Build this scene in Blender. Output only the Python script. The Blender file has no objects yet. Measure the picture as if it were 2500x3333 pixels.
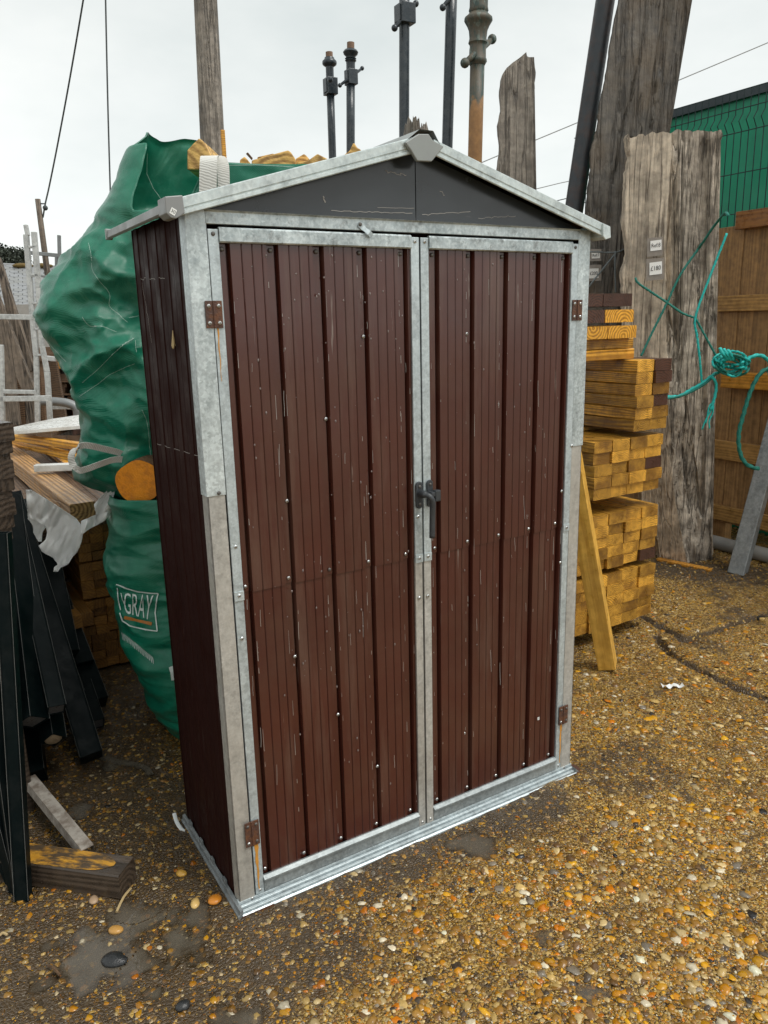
import bpy, bmesh, math, random
import numpy as np
from mathutils import Vector, Matrix, noise
from mathutils.bvhtree import BVHTree
random.seed(7); RNG = np.random.default_rng(11)
SC = bpy.context.scene
COL = SC.collection

# ------------------------------------------------------------------ camera
CAMP = np.array([-0.5619346, -1.7238220, 1.5221372])
YAW, PIT, ROL = -0.5438274, 1.3309751, -0.0245588
def rotm(a, b, c):
    ca, sa, cb, sb, cc, sc = math.cos(a), math.sin(a), math.cos(b), math.sin(b), math.cos(c), math.sin(c)
    return (np.array([[ca, -sa, 0], [sa, ca, 0], [0, 0, 1]]) @ np.array([[1, 0, 0], [0, cb, -sb], [0, sb, cb]])
            @ np.array([[cc, -sc, 0], [sc, cc, 0], [0, 0, 1]]))
CM = rotm(YAW, PIT, ROL)
cam = bpy.data.cameras.new('camera'); camo = bpy.data.objects.new('camera', cam); COL.objects.link(camo)
cam.sensor_fit = 'VERTICAL'; cam.sensor_height = 24; cam.lens = 2527.32 / 3333 * 24
cam.clip_start = .02; cam.clip_end = 500
mw = Matrix([list(CM[i]) + [CAMP[i]] for i in range(3)] + [[0, 0, 0, 1]])
camo.matrix_world = mw
SC.camera = camo
SC.render.resolution_x = 768; SC.render.resolution_y = 1024

# ------------------------------------------------------------------ world, sun, exposure
SUN_EL, SUN_AZ = math.radians(58), math.radians(150)     # azimuth the light comes from (x east, y north)
world = bpy.data.worlds.new('World'); SC.world = world; world.use_nodes = True
wn = world.node_tree; wn.nodes.clear()
def N(t, ty, **kw):
    n = t.nodes.new(ty)
    for k, v in kw.items():
        if k.startswith('i_'): n.inputs[int(k[2:]) if k[2:].isdigit() else k[2:].replace('_', ' ')].default_value = v
        else: setattr(n, k, v)
    return n
sky = N(wn, 'ShaderNodeTexSky', sky_type='NISHITA', sun_disc=False, sun_elevation=SUN_EL, sun_rotation=SUN_AZ)
hs = N(wn, 'ShaderNodeHueSaturation', i_Saturation=.12); wn.links.new(sky.outputs[0], hs.inputs['Color'])
b1 = N(wn, 'ShaderNodeBackground', i_Strength=.05); wn.links.new(hs.outputs[0], b1.inputs[0])
tc = N(wn, 'ShaderNodeTexCoord'); mp = N(wn, 'ShaderNodeMapping'); mp.inputs['Scale'].default_value = (1, 1, 2.2); mp.inputs['Location'].default_value = (5.6, 1.9, .2)
wn.links.new(tc.outputs['Generated'], mp.inputs[0])
nz = N(wn, 'ShaderNodeTexNoise', i_Scale=1.7, i_Detail=6.0, i_Roughness=.55); wn.links.new(mp.outputs[0], nz.inputs[0])
cr = N(wn, 'ShaderNodeValToRGB'); wn.links.new(nz.outputs[0], cr.inputs[0])
cr.color_ramp.elements[0].position = .30; cr.color_ramp.elements[0].color = (.37, .41, .40, 1)
cr.color_ramp.elements[1].position = .66; cr.color_ramp.elements[1].color = (.585, .595, .57, 1)
b2 = N(wn, 'ShaderNodeBackground', i_Strength=1.0); wn.links.new(cr.outputs[0], b2.inputs[0])
ad = N(wn, 'ShaderNodeAddShader'); wn.links.new(b1.outputs[0], ad.inputs[0]); wn.links.new(b2.outputs[0], ad.inputs[1])
wo = N(wn, 'ShaderNodeOutputWorld'); wn.links.new(ad.outputs[0], wo.inputs[0])
sl = bpy.data.lights.new('sun', 'SUN'); sl.energy = 1.5; sl.angle = math.radians(25); sl.color = (1, .97, .92)
so = bpy.data.objects.new('sun', sl); COL.objects.link(so)
sd = Vector((math.cos(SUN_EL) * math.sin(SUN_AZ), math.cos(SUN_EL) * math.cos(SUN_AZ), math.sin(SUN_EL)))
so.rotation_euler = sd.to_track_quat('Z', 'Y').to_euler(); so.location = (2, -4, 6)
SC.view_settings.view_transform = 'Standard'; SC.view_settings.look = 'None'; SC.view_settings.exposure = 0.38
SC.view_settings.gamma = 1; SC.view_settings.use_curve_mapping = False

# ------------------------------------------------------------------ placing helpers (photo measured at 1659 px wide)
FD = 2527.32 * 1659 / 2500
HD = np.array([math.sin(-YAW), math.cos(YAW), 0.0]); RD = np.array([HD[1], -HD[0], 0.0])
def ray(x, y): return CM @ np.array([(x - 829.5) / FD, -(y - 1105.9) / FD, -1.0])
def gz(x, y, z=0.0): d = ray(x, y); return CAMP + d * (z - CAMP[2]) / d[2]
def at(x, y, h): r = ray(x, y); return CAMP + r * h / (r @ HD)      # h metres ahead along the ground
def onx(x, y, X): d = ray(x, y); return CAMP + d * (X - CAMP[0]) / d[0]
def ony(x, y, Y): d = ray(x, y); return CAMP + d * (Y - CAMP[1]) / d[1]
def z4(x, y): return (x * .27997, 464.5 + y * .27997)
def z5(x, y): return (1194.4 + x * .27997, 530.9 + y * .27997)
def z3(x, y): return (1061.7 + x * .36, y * .36)
def z2(x, y): return (530.9 + x * .36, y * .36)
def z6(x, y): return (x * .32, 995.4 + y * .32)
def z7(x, y): return (x * .36, 1526.3 + y * .36)
def z8(x, y): return (1128.1 + x * .32, 995.4 + y * .32)
def y1(x, y): return (x * .224, 829.5 + y * .224)          # enlarged left middle
def y2(x, y): return (x * .21, 1260.8 + y * .21)           # enlarged left posts

# ------------------------------------------------------------------ materials
def new_mat(name):
    m = bpy.data.materials.new(name); m.use_nodes = True; t = m.node_tree
    p = t.nodes['Principled BSDF']
    return m, t, p
def L(t, a, b): t.links.new(a, b)
def math_n(t, op, a, b=None, c=None):
    n = N(t, 'ShaderNodeMath', operation=op)
    for i, v in enumerate((a, b, c)):
        if v is None: continue
        if isinstance(v, (int, float)): n.inputs[i].default_value = v
        else: L(t, v, n.inputs[i])
    return n.outputs[0]
def mix(t, f, a, b, mode='MIX'):
    n = N(t, 'ShaderNodeMix', data_type='RGBA', blend_type=mode)
    for i, v in ((0, f), (6, a), (7, b)):
        if isinstance(v, (int, float)): n.inputs[i].default_value = v
        elif isinstance(v, tuple): n.inputs[i].default_value = (*v[:3], 1)
        else: L(t, v, n.inputs[i])
    return n.outputs[2]
def ramp(t, v, pts):
    n = N(t, 'ShaderNodeValToRGB'); L(t, v, n.inputs[0]); e = n.color_ramp.elements
    while len(e) > len(pts): e.remove(e[-1])
    while len(e) < len(pts): e.new(1)
    for k, (p, c) in enumerate(pts):
        e[k].position = p; e[k].color = (*c, 1) if isinstance(c, tuple) else (c, c, c, 1)
    return n.outputs[0]
def coords(t, scale=(1, 1, 1), rnd=True):
    c = N(t, 'ShaderNodeTexCoord').outputs['Object']
    if rnd:
        oi = N(t, 'ShaderNodeObjectInfo'); vm = N(t, 'ShaderNodeVectorMath', operation='MULTIPLY')
        cx = N(t, 'ShaderNodeCombineXYZ')
        for i, k in enumerate((31.7, 17.3, 23.9)): L(t, math_n(t, 'MULTIPLY', oi.outputs['Random'], k), cx.inputs[i])
        va = N(t, 'ShaderNodeVectorMath', operation='ADD'); L(t, c, va.inputs[0]); L(t, cx.outputs[0], va.inputs[1]); c = va.outputs[0]
    mp = N(t, 'ShaderNodeMapping'); mp.inputs['Scale'].default_value = scale; L(t, c, mp.inputs[0])
    return mp.outputs[0]
def noise_n(t, vec, scale, detail=4, rough=.55, dist=0.0):
    n = N(t, 'ShaderNodeTexNoise', i_Scale=scale, i_Detail=float(detail), i_Roughness=rough, i_Distortion=dist)
    L(t, vec, n.inputs[0]); return n.outputs[0]
def voro(t, vec, scale, feature='F1', out='Color'):
    n = N(t, 'ShaderNodeTexVoronoi', i_Scale=scale, feature=feature); L(t, vec, n.inputs[0]); return n.outputs[out]
def bump(t, p, h, strength, dist=.01):
    b = N(t, 'ShaderNodeBump', i_Strength=strength, i_Distance=dist); L(t, h, b.inputs['Height']); L(t, b.outputs[0], p.inputs['Normal'])
def sep(t, c):
    s = N(t, 'ShaderNodeSeparateColor'); L(t, c, s.inputs[0]); return s.outputs

def simple(name, col, rough=.5, metal=0.0, var=.25, scale=8, bmp=.15, spec=.5, dirt=None, dirt_amt=.5, dscale=3):
    m, t, p = new_mat(name); v = coords(t)
    n = noise_n(t, v, scale, 6)
    c = mix(t, n, tuple(x * (1 - var) for x in col), tuple(min(1, x * (1 + var)) for x in col))
    if dirt:
        d = ramp(t, noise_n(t, v, dscale, 7, .65), [(.45, 0.0), (.62, dirt_amt)])
        c = mix(t, d, c, dirt)
    L(t, c, p.inputs['Base Color']); p.inputs['Metallic'].default_value = metal
    p.inputs['Specular IOR Level'].default_value = spec
    L(t, ramp(t, noise_n(t, v, scale * 3, 4), [(.3, rough * .7), (.7, min(1, rough * 1.3))]), p.inputs['Roughness'])
    if bmp: bump(t, p, noise_n(t, v, scale * 6, 5), bmp, .004)
    return m

def zinc(name, lo, hi, spangle=90, rough=.42, metal=.45, stain=(.2, .2, .19), stain_amt=.35, warm=None):
    m, t, p = new_mat(name); v = coords(t)
    vo = sep(t, voro(t, v, spangle, out='Color'))[0]
    big = noise_n(t, v, 9, 5); f = math_n(t, 'ADD', math_n(t, 'MULTIPLY', vo, .22), math_n(t, 'ADD', math_n(t, 'MULTIPLY', big, .45), math_n(t, 'MULTIPLY', noise_n(t, coords(t, (1, 1, .25)), 90, 4), .33)))
    c = ramp(t, f, [(.25, lo), (.75, hi)])
    st = ramp(t, noise_n(t, v, 26, 8, .7), [(.56, 0.0), (.66, stain_amt)]); c = mix(t, st, c, stain)
    if warm: c = mix(t, ramp(t, noise_n(t, v, 4, 4), [(.4, .15), (.6, .7)]), c, warm)
    sv = coords(t, (1, 1, .3)); c = mix(t, 1.0, c, ramp(t, math_n(t, 'ADD', math_n(t, 'MULTIPLY', noise_n(t, v, 55, 7, .7), .6), math_n(t, 'MULTIPLY', noise_n(t, sv, 16, 5), .4)), [(.34, .62), (.50, .93), (.66, 1.12)]), 'MULTIPLY')
    c = mix(t, ramp(t, noise_n(t, v, 210, 2), [(.72, 0.0), (.76, .55)]), c, (.75, .76, .74))
    L(t, c, p.inputs['Base Color']); p.inputs['Metallic'].default_value = metal
    L(t, math_n(t, 'ADD', math_n(t, 'MULTIPLY', vo, .22), rough - .1), p.inputs['Roughness'])
    bump(t, p, noise_n(t, v, 60, 4), .12, .002)
    return m

def painted(name, col, scratch=.5, rough=.28, dust=None, axis=2, spec=.5):
    """brown coated sheet steel: fine run marks and whitish scratches running up and down"""
    m, t, p = new_mat(name); s = [1, 1, 1]; s[axis] = .05
    v = coords(t, tuple(s)); v2 = coords(t)
    s3 = [1, 1, 1]; s3[axis] = .22
    c = mix(t, noise_n(t, v2, 5, 5), tuple(x * .75 for x in col), tuple(x * 1.3 for x in col))
    f = ramp(t, noise_n(t, v, 55, 3, .6), [(.66, 0.0), (.72, 1.0)])
    g = ramp(t, noise_n(t, coords(t, tuple(s3)), 14, 5, .6), [(.55, 0.0), (.68, 1.0)])
    sc = math_n(t, 'MULTIPLY', math_n(t, 'MULTIPLY', f, g), scratch)
    if dust: c = mix(t, ramp(t, noise_n(t, v2, 3.1, 6, .6), [(.47, 0.0), (.70, .50)]), c, dust)
    c = mix(t, sc, c, (.42, .38, .33))
    if dust:
        sm = noise_n(t, coords(t, (1, 1, .10)), 16, 6, .65)
        c = mix(t, ramp(t, sm, [(.52, 0.0), (.70, .30)]), c, (.15, .10, .075))
    L(t, c, p.inputs['Base Color']); p.inputs['Specular IOR Level'].default_value = spec
    L(t, ramp(t, noise_n(t, v2, 11, 5), [(.3, rough * .7), (.7, rough * 1.5)]), p.inputs['Roughness'])
    bump(t, p, noise_n(t, v2, 35, 4), .08, .002)
    return m

def wood(name, dark, light, axis=0, ring=.009, rough=.45, cy=(0, .03), blotch=None, blotch_amt=.5, bmp=.35, rvar=.5, grain=1.0, rw=.30, sat=1.0, cracks=0.0, ccol=(.02, .017, .014), cs=1.0):
    """sawn timber: rings round a heart line, so ends show arcs and faces show grain"""
    m, t, p = new_mat(name)
    tcn = N(t, 'ShaderNodeTexCoord').outputs['Object']; s = N(t, 'ShaderNodeSeparateXYZ'); L(t, tcn, s.inputs[0])
    oi = N(t, 'ShaderNodeObjectInfo'); rnd = oi.outputs['Random']
    o = [s.outputs[i] for i in range(3)]; lon = o[axis]; a, b = [o[i] for i in range(3) if i != axis]
    r2 = math_n(t, 'FRACT', math_n(t, 'MULTIPLY', rnd, 17.31))
    a1 = math_n(t, 'ADD', a, math_n(t, 'MULTIPLY', math_n(t, 'SUBTRACT', rnd, .5), .12))
    b1_ = math_n(t, 'ADD', b, math_n(t, 'ADD', math_n(t, 'MULTIPLY', math_n(t, 'SUBTRACT', r2, .5), .12), cy[1]))
    ms = [10, 10, 10]; ms[axis] = 1.2
    v = coords(t, tuple(ms)); ms2 = [70, 70, 70]; ms2[axis] = 2.5; v2 = coords(t, tuple(ms2))
    wob = math_n(t, 'MULTIPLY', math_n(t, 'SUBTRACT', noise_n(t, v, .8, 3), .5), .05 * grain)
    rr = math_n(t, 'ADD', math_n(t, 'SQRT', math_n(t, 'ADD', math_n(t, 'MULTIPLY', a1, a1), math_n(t, 'MULTIPLY', b1_, b1_))), wob)
    w = math_n(t, 'MULTIPLY_ADD', math_n(t, 'SINE', math_n(t, 'MULTIPLY', rr, 6.283 / ring)), .5, .5)
    fib = noise_n(t, v2, 1, 5, .6); bn = noise_n(t, coords(t), 22, 6, .6)
    w = math_n(t, 'MULTIPLY', w, math_n(t, 'MULTIPLY_ADD', noise_n(t, coords(t), 34, 3), 1.6, .15))
    ms3 = [14, 14, 14]; ms3[axis] = .7; ms4 = [150, 150, 150]; ms4[axis] = 7
    stk = math_n(t, 'ADD', math_n(t, 'MULTIPLY', noise_n(t, coords(t, tuple(ms3)), 1, 4), .5), math_n(t, 'MULTIPLY', noise_n(t, coords(t, tuple(ms4)), 1, 3), .5))
    rest = 1 - rw
    f = math_n(t, 'ADD', math_n(t, 'MULTIPLY', w, rw), math_n(t, 'ADD', math_n(t, 'MULTIPLY', fib, .30 * rest), math_n(t, 'ADD', math_n(t, 'MULTIPLY', stk, .34 * rest), math_n(t, 'MULTIPLY', bn, .50 * rest))))
    c = ramp(t, f, [(.30, dark), (.50, tuple((x + y) / 2 for x, y in zip(dark, light))), (.66, light)])
    br = math_n(t, 'MULTIPLY_ADD', r2, rvar, 1 - rvar * .6)
    hsv = N(t, 'ShaderNodeHueSaturation'); L(t, br, hsv.inputs['Value']); L(t, c, hsv.inputs['Color']); c = hsv.outputs[0]
    hx = None
    if cracks:
        ms5 = [16 * cs, 16 * cs, 16 * cs]; ms5[axis] = .9 * cs; vv = coords(t, tuple(ms5)); wn_ = N(t, 'ShaderNodeTexNoise', i_Scale=1.3, i_Detail=5.0); L(t, vv, wn_.inputs[0])
        va_ = N(t, 'ShaderNodeVectorMath', operation='MULTIPLY_ADD'); L(t, wn_.outputs[1], va_.inputs[0]); va_.inputs[1].default_value = (1.6, 1.6, 1.6); L(t, vv, va_.inputs[2])
        de = voro(t, va_.outputs[0], 1.0, 'DISTANCE_TO_EDGE', 'Distance'); hx = ramp(t, de, [(.0, 0.0), (.07, 1.0)])
        msk = math_n(t, 'MULTIPLY', ramp(t, de, [(.015, 1.0), (.05, 0.0)]), ramp(t, noise_n(t, coords(t), 6, 4), [(.42, 0.0), (.55, cracks)]))
    if blotch: c = mix(t, ramp(t, noise_n(t, coords(t), 5, 6, .6), [(.45, 0.0), (.62, blotch_amt)]), c, blotch)
    if cracks: c = mix(t, msk, c, ccol)
    L(t, c, p.inputs['Base Color']); L(t, ramp(t, bn, [(.3, rough * .6), (.7, rough * 1.4)]), p.inputs['Roughness'])
    hh0 = math_n(t, 'ADD', math_n(t, 'ADD', fib, stk), math_n(t, 'MULTIPLY', bn, .6))
    if cracks: hh0 = math_n(t, 'ADD', hh0, math_n(t, 'MULTIPLY', hx, .8))
    bump(t, p, hh0, bmp, .006 if not cracks else .014)
    return m

def fabric(name, col, hi):
    m, t, p = new_mat(name); v = coords(t, rnd=False)
    wv = N(t, 'ShaderNodeTexWave', i_Scale=120.0, wave_type='BANDS', bands_direction='DIAGONAL'); L(t, v, wv.inputs[0])
    c = mix(t, noise_n(t, v, 14, 6, .65), col, hi)
    c = mix(t, ramp(t, noise_n(t, coords(t, (1, 1, 3), False), 60, 4), [(.64, 0.0), (.75, .22)]), c, (.20, .40, .33))
    c = mix(t, ramp(t, noise_n(t, v, 3.5, 7, .7), [(.52, 0.0), (.72, .22)]), c, (.16, .24, .20))
    L(t, c, p.inputs['Base Color']); p.inputs['Roughness'].default_value = .33
    mf = N(t, 'ShaderNodeTexNoise', i_Scale=5.0, i_Detail=5.0, i_Roughness=.6, i_Distortion=.8); mf.noise_type = 'RIDGED_MULTIFRACTAL'; L(t, coords(t, (1, 1, 1.7), False), mf.inputs[0])
    b0 = N(t, 'ShaderNodeBump', i_Strength=.75, i_Distance=.022); L(t, mf.outputs[0], b0.inputs['Height'])
    b1_ = N(t, 'ShaderNodeBump', i_Strength=.35, i_Distance=.004); L(t, math_n(t, 'ADD', math_n(t, 'MULTIPLY', wv.outputs[1], .3), noise_n(t, v, 45, 6)), b1_.inputs['Height']); L(t, b0.outputs[0], b1_.inputs['Normal']); L(t, b1_.outputs[0], p.inputs['Normal'])
    return m

M = {}
M['zinc'] = zinc('zinc_spangle', (.30, .35, .36), (.74, .82, .83), 170, stain_amt=.3)
M['zinc_clean'] = zinc('zinc_clean', (.38, .44, .46), (.64, .72, .74), 190, stain_amt=.15)
M['zinc_mid'] = zinc('zinc_mid_grey', (.22, .25, .26), (.42, .46, .46), 190, stain_amt=.2)
M['zinc_stain'] = zinc('zinc_stained', (.26, .31, .32), (.66, .73, .74), 160, stain=(.10, .10, .095), stain_amt=.55)
M['zinc_warm'] = zinc('zinc_dusty', (.33, .33, .31), (.58, .57, .53), 190, metal=.25, rough=.5, stain_amt=.2, warm=(.41, .385, .335))
M['zinc_rail'] = zinc('roof_trim_zinc', (.48, .55, .55), (.68, .75, .74), 150, rough=.38, metal=.35, stain_amt=.1)
M['post_zinc'] = zinc('weathered_galvanised', (.17, .19, .20), (.34, .36, .36), 60, metal=.3, rough=.5, stain_amt=.4)
M['cap'] = simple('grey_plastic_cap', (.24, .25, .25), .42, var=.12, bmp=.05, dirt=(.30, .34, .32), dirt_amt=.4)
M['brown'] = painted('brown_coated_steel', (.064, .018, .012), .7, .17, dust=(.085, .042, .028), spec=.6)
M['brown_shaded'] = painted('brown_coated_steel_shaded', (.022, .0075, .006), .35, .5, spec=.06)  # same brown coat, darkened: the side wall's shade is in the colour
M['gable'] = painted('dark_gable_steel', (.034, .039, .043), .25, .20, axis=0)
M['rust'] = simple('rusty_brown_steel', (.075, .035, .024), .6, var=.4, scale=40, bmp=.5, dirt=(.16, .06, .02), dirt_amt=.7, dscale=60)
M['rust_run'] = simple('rust_run', (.55, .25, .035), .7, var=.35, scale=30, bmp=0)
M['screw'] = simple('screw_steel', (.55, .56, .55), .28, .85, var=.2, scale=80, bmp=0)
M['screw_slot'] = simple('screw_slot_dark', (.04, .04, .04), .6, bmp=0)
M['screw_dull'] = simple('screw_dull', (.14, .13, .12), .45, .6, bmp=0)
M['black'] = simple('black_cast_plastic', (.035, .04, .045), .38, var=.3, scale=60, bmp=.2)
M['white_sticker'] = simple('white_sticker', (.78, .80, .78), .5, var=.08, bmp=0)
M['ink'] = simple('black_ink', (.02, .02, .02), .6, bmp=0)
M['scuff'] = simple('chalky_scuff', (.36, .34, .31), .8, bmp=0)
M['gold'] = wood('treated_timber_gold', (.085, .032, .004), (.76, .40, .055), ring=.008, rough=.38, blotch=(.11, .045, .008), blotch_amt=.75, rvar=.75, rw=.2)
M['gold_bright'] = wood('treated_timber_bright', (.26, .10, .006), (.84, .42, .045), ring=.014, rough=.38, rvar=.25)
M['darkboard'] = wood('dark_stained_timber', (.022, .010, .007), (.085, .034, .020), ring=.010, rough=.4, rvar=.3)
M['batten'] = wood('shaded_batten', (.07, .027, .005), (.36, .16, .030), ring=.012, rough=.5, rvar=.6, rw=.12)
M['oldbrown'] = wood('old_brown_timber', (.035, .02, .012), (.17, .10, .055), ring=.014, rough=.5, rvar=.3)
M['brownbeam'] = wood('brown_sawn_beam', (.13, .055, .018), (.58, .33, .13), ring=.016, rough=.42, rvar=.1, cracks=.3)
M['blackbeam'] = wood('wet_black_beam', (.02, .015, .011), (.085, .062, .045), ring=.016, rough=.3, rvar=.1)
M['greyboard'] = wood('weathered_grey_board', (.04, .030, .022), (.24, .19, .145), axis=2, ring=.02, rough=.75, rvar=.35, bmp=.7, rw=.06, cracks=.8)
M['rough_slab'] = wood('rough_split_oak', (.045, .036, .028), (.62, .54, .44), axis=2, ring=.03, rough=.7, rvar=.05, bmp=1.0, blotch=(.10, .08, .06), blotch_amt=.7, rw=.03, cracks=.6, cs=1.7, ccol=(.05, .04, .03))
M['grey_sleeper'] = wood('weathered_sleeper', (.05, .043, .036), (.42, .37, .31), axis=2, ring=.03, rough=.7, rvar=.1, bmp=.9, blotch=(.10, .085, .07), grain=.7, rw=.06, cracks=.45, cs=1.2)
M['pale_slab'] = wood('pale_oak_slab', (.15, .11, .08), (.80, .68, .53), axis=2, ring=.03, rough=.65, rvar=.05, bmp=.8, blotch=(.16, .13, .10), grain=.9, rw=.06, cracks=.6, ccol=(.09, .065, .045))
M['dark_timber'] = wood('dark_old_timber', (.020, .019, .019), (.17, .15, .125), axis=2, ring=.03, rough=.55, rvar=.05, bmp=.8, blotch=(.14, .10, .06), grain=.8, rw=.06, cracks=.5, cs=.9)
M['fence'] = wood('fence_board', (.10, .050, .018), (.44, .25, .10), axis=2, ring=.02, rough=.55, rvar=.35, bmp=.4, rw=.06)
M['fence_rail'] = wood('fence_rail', (.12, .058, .016), (.52, .29, .09), axis=1, ring=.02, rough=.45, rvar=.2, rw=.10)
M['orange_rail'] = wood('orange_rail', (.24, .09, .010), (.78, .36, .05), axis=1, ring=.02, rough=.35, rvar=.1, rw=.12)
M['red_rail'] = wood('red_brown_rail', (.10, .035, .010), (.36, .15, .035), axis=1, ring=.03, rough=.3, rvar=.1, rw=.12)
M['firewood'] = wood('split_firewood', (.24, .12, .03), (.74, .46, .14), axis=0, ring=.02, rough=.6, rvar=.2, bmp=.6)
M['log_face'] = simple('sawn_log_face', (.92, .30, .006), .5, var=.22, scale=26, bmp=.5, dirt=(.45, .12, .01), dirt_amt=.5, dscale=30)
M['bark'] = simple('bark', (.10, .055, .025), .8, var=.6, scale=30, bmp=1)
M['bag'] = fabric('green_woven_bag', (.003, .090, .054), (.010, .24, .140))
M['bag_white'] = simple('white_bag_print', (.62, .70, .66), .55, var=.2, scale=90, bmp=0)
M['bag_orange'] = simple('orange_bag_print', (.42, .16, .03), .55, var=.3, scale=60, bmp=0)
M['thread'] = simple('white_thread', (.38, .50, .44), .7, bmp=0)
M['alu'] = zinc('aluminium', (.42, .43, .42), (.70, .71, .69), 60, metal=.35, rough=.4, stain_amt=.2)
M['tube'] = simple('dull_steel_tube', (.24, .25, .25), .45, .4)
M['plastic'] = simple('white_plastic_sheet', (.90, .91, .90), .45, var=.03, scale=20, bmp=.12, dirt=(.6, .59, .55), dirt_amt=.3)
M['whiteboard'] = simple('wet_white_board', (.70, .71, .69), .3, var=.12, scale=18, bmp=.2, dirt=(.35, .33, .28), dirt_amt=.5, dscale=8)
M['steelpost'] = simple("dark_green_coated_steel", (.002, .0055, .006), .45, var=.45, scale=9, bmp=.12, spec=.10, dirt=(.010, .013, .013), dirt_amt=.5, dscale=20)
M['worn_edge'] = simple('worn_edge', (.16, .16, .15), .5, bmp=0)
M['mortar'] = simple('mortar_lump', (.30, .22, .13), .8, var=.4, scale=50, bmp=1)
M['angle'] = simple('pale_angle_iron', (.42, .38, .33), .55, var=.3, scale=30, bmp=.5, dirt=(.16, .12, .09), dirt_amt=.8, dscale=20)
M['post_black'] = simple('black_painted_iron', (.022, .032, .040), .3, var=.4, scale=12, bmp=.15, dirt=(.07, .08, .085), dirt_amt=.5, dscale=18)
M['post_rusty'] = simple('black_iron_rust_spots', (.022, .028, .034), .42, var=.5, scale=16, bmp=.3, dirt=(.09, .045, .03), dirt_amt=.4, dscale=12)
M['rust_cap'] = simple('rusty_pipe_end', (.20, .12, .075), .7, var=.4, scale=30, bmp=.3)
M['slate'] = simple('grey_slate', (.27, .28, .29), .5, var=.2, scale=3, bmp=.03, dirt=(.2, .2, .18), dirt_amt=.6)
M['moss'] = simple('moss', (.13, .085, .02), .9, var=.5, scale=30, bmp=1)
M['render_wall'] = simple('house_render', (.35, .33, .30), .8, bmp=.2)
M['bark_tree'] = simple('tree_bark', (.06, .045, .035), .9, bmp=.5)
M['leaf'] = simple('dark_leaf', (.035, .045, .03), .7, var=.5, bmp=0)
M['cable'] = simple('grey_cable', (.05, .06, .06), .5, bmp=0)
M['cable_pale'] = simple('pale_cable', (.30, .31, .31), .5, bmp=0)
M['green_sheet'] = simple('green_wall_sheet', (.004, .33, .18), .42, var=.3, scale=2.5, bmp=.1, dirt=(.004, .17, .095), dirt_amt=.6, dscale=2)
M['green_trim'] = simple('dark_wall_trim', (.02, .035, .042), .4, bmp=0)
M['wire'] = simple('dark_green_wire', (.012, .03, .032), .45, bmp=0)
M['rope'] = simple('teal_rope', (.015, .46, .42), .5, var=.5, scale=90, bmp=.4)
M['rope_dark'] = simple('dark_green_rope', (.012, .19, .15), .6, var=.5, scale=90, bmp=.4)
M['rope_grey'] = simple('grey_cord', (.12, .14, .145), .7, var=.3, scale=90, bmp=.3)
M['sleeve'] = simple('muddy_clear_sleeve', (.22, .19, .16), .15, var=.35, scale=30, bmp=.2)
M['card'] = simple('white_card', (.80, .80, .78), .6, var=.04, bmp=0)
M['concrete'] = simple('grey_concrete_pipe', (.28, .27, .25), .7, var=.3, bmp=.6)
M['stone_dark'] = simple('black_stone', (.02, .021, .022), .22, var=.4, scale=30, bmp=.5)
M['drop'] = simple('water_drop', (.16, .12, .11), .06, bmp=0, spec=.8)
M['plug'] = simple('dirty_post_end', (.09, .09, .09), .35, var=.5, scale=30, bmp=.4, spec=.5)
M['paper'] = simple('wet_paper', (.75, .77, .76), .5, var=.1, bmp=.2)
M['straw'] = simple('straw', (.45, .33, .16), .6, bmp=0)
M['shelf_stuff'] = simple('shelf_clutter', (.22, .14, .09), .7, var=.5, scale=12, bmp=.5)

_t = M['plastic'].node_tree; _p = _t.nodes['Principled BSDF']; _o = [n for n in _t.nodes if n.type == 'OUTPUT_MATERIAL'][0]
_tl = N(_t, 'ShaderNodeBsdfTranslucent'); _tl.inputs[0].default_value = (.9, .91, .9, 1); _mx = N(_t, 'ShaderNodeMixShader', i_0=.35)
L(_t, _p.outputs[0], _mx.inputs[1]); L(_t, _tl.outputs[0], _mx.inputs[2]); L(_t, _mx.outputs[0], _o.inputs[0])
# strap with herringbone weave
def strap_mat():
    m, t, p = new_mat('white_webbing'); v = coords(t, rnd=False)
    w = N(t, 'ShaderNodeTexWave', i_Scale=70.0, i_Distortion=3.0, wave_type='BANDS', bands_direction='DIAGONAL'); L(t, v, w.inputs[0])
    c = mix(t, w.outputs[1], (.58, .58, .54), (.74, .74, .69)); c = mix(t, ramp(t, noise_n(t, v, 8, 6), [(.45, 0.0), (.7, .4)]), c, (.40, .36, .30))
    L(t, c, p.inputs['Base Color']); p.inputs['Roughness'].default_value = .75; bump(t, p, w.outputs[1], .35, .002)
    return m
M['strap'] = strap_mat()

# lamp post: green paint flaked to brown and rust
def old_paint():
    m, t, p = new_mat('flaked_green_paint'); v = coords(t); v2 = coords(t, (1, 1, .35))
    c = mix(t, ramp(t, noise_n(t, v2, 18, 8, .7), [(.42, 0.0), (.55, 1.0)]), (.030, .060, .052), (.10, .085, .06))
    c = mix(t, ramp(t, noise_n(t, v2, 31, 6, .7), [(.55, 0.0), (.62, .9)]), c, (.15, .19, .165))
    g = N(t, 'ShaderNodeNewGeometry'); s = N(t, 'ShaderNodeSeparateXYZ'); L(t, g.outputs['Position'], s.inputs[0])
    f = math_n(t, 'ADD', s.outputs[2], math_n(t, 'MULTIPLY', noise_n(t, v, 12, 6), .35))
    rustf = ramp(t, math_n(t, 'SUBTRACT', 3.22, f), [(.0, 0.0), (.06, 1.0)])
    c = mix(t, rustf, c, mix(t, noise_n(t, v, 30, 5), (.16, .085, .04), (.50, .26, .09)))
    L(t, c, p.inputs['Base Color']); p.inputs['Roughness'].default_value = .55; bump(t, p, noise_n(t, v2, 18, 8, .7), .5, .004)
    return m
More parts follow.
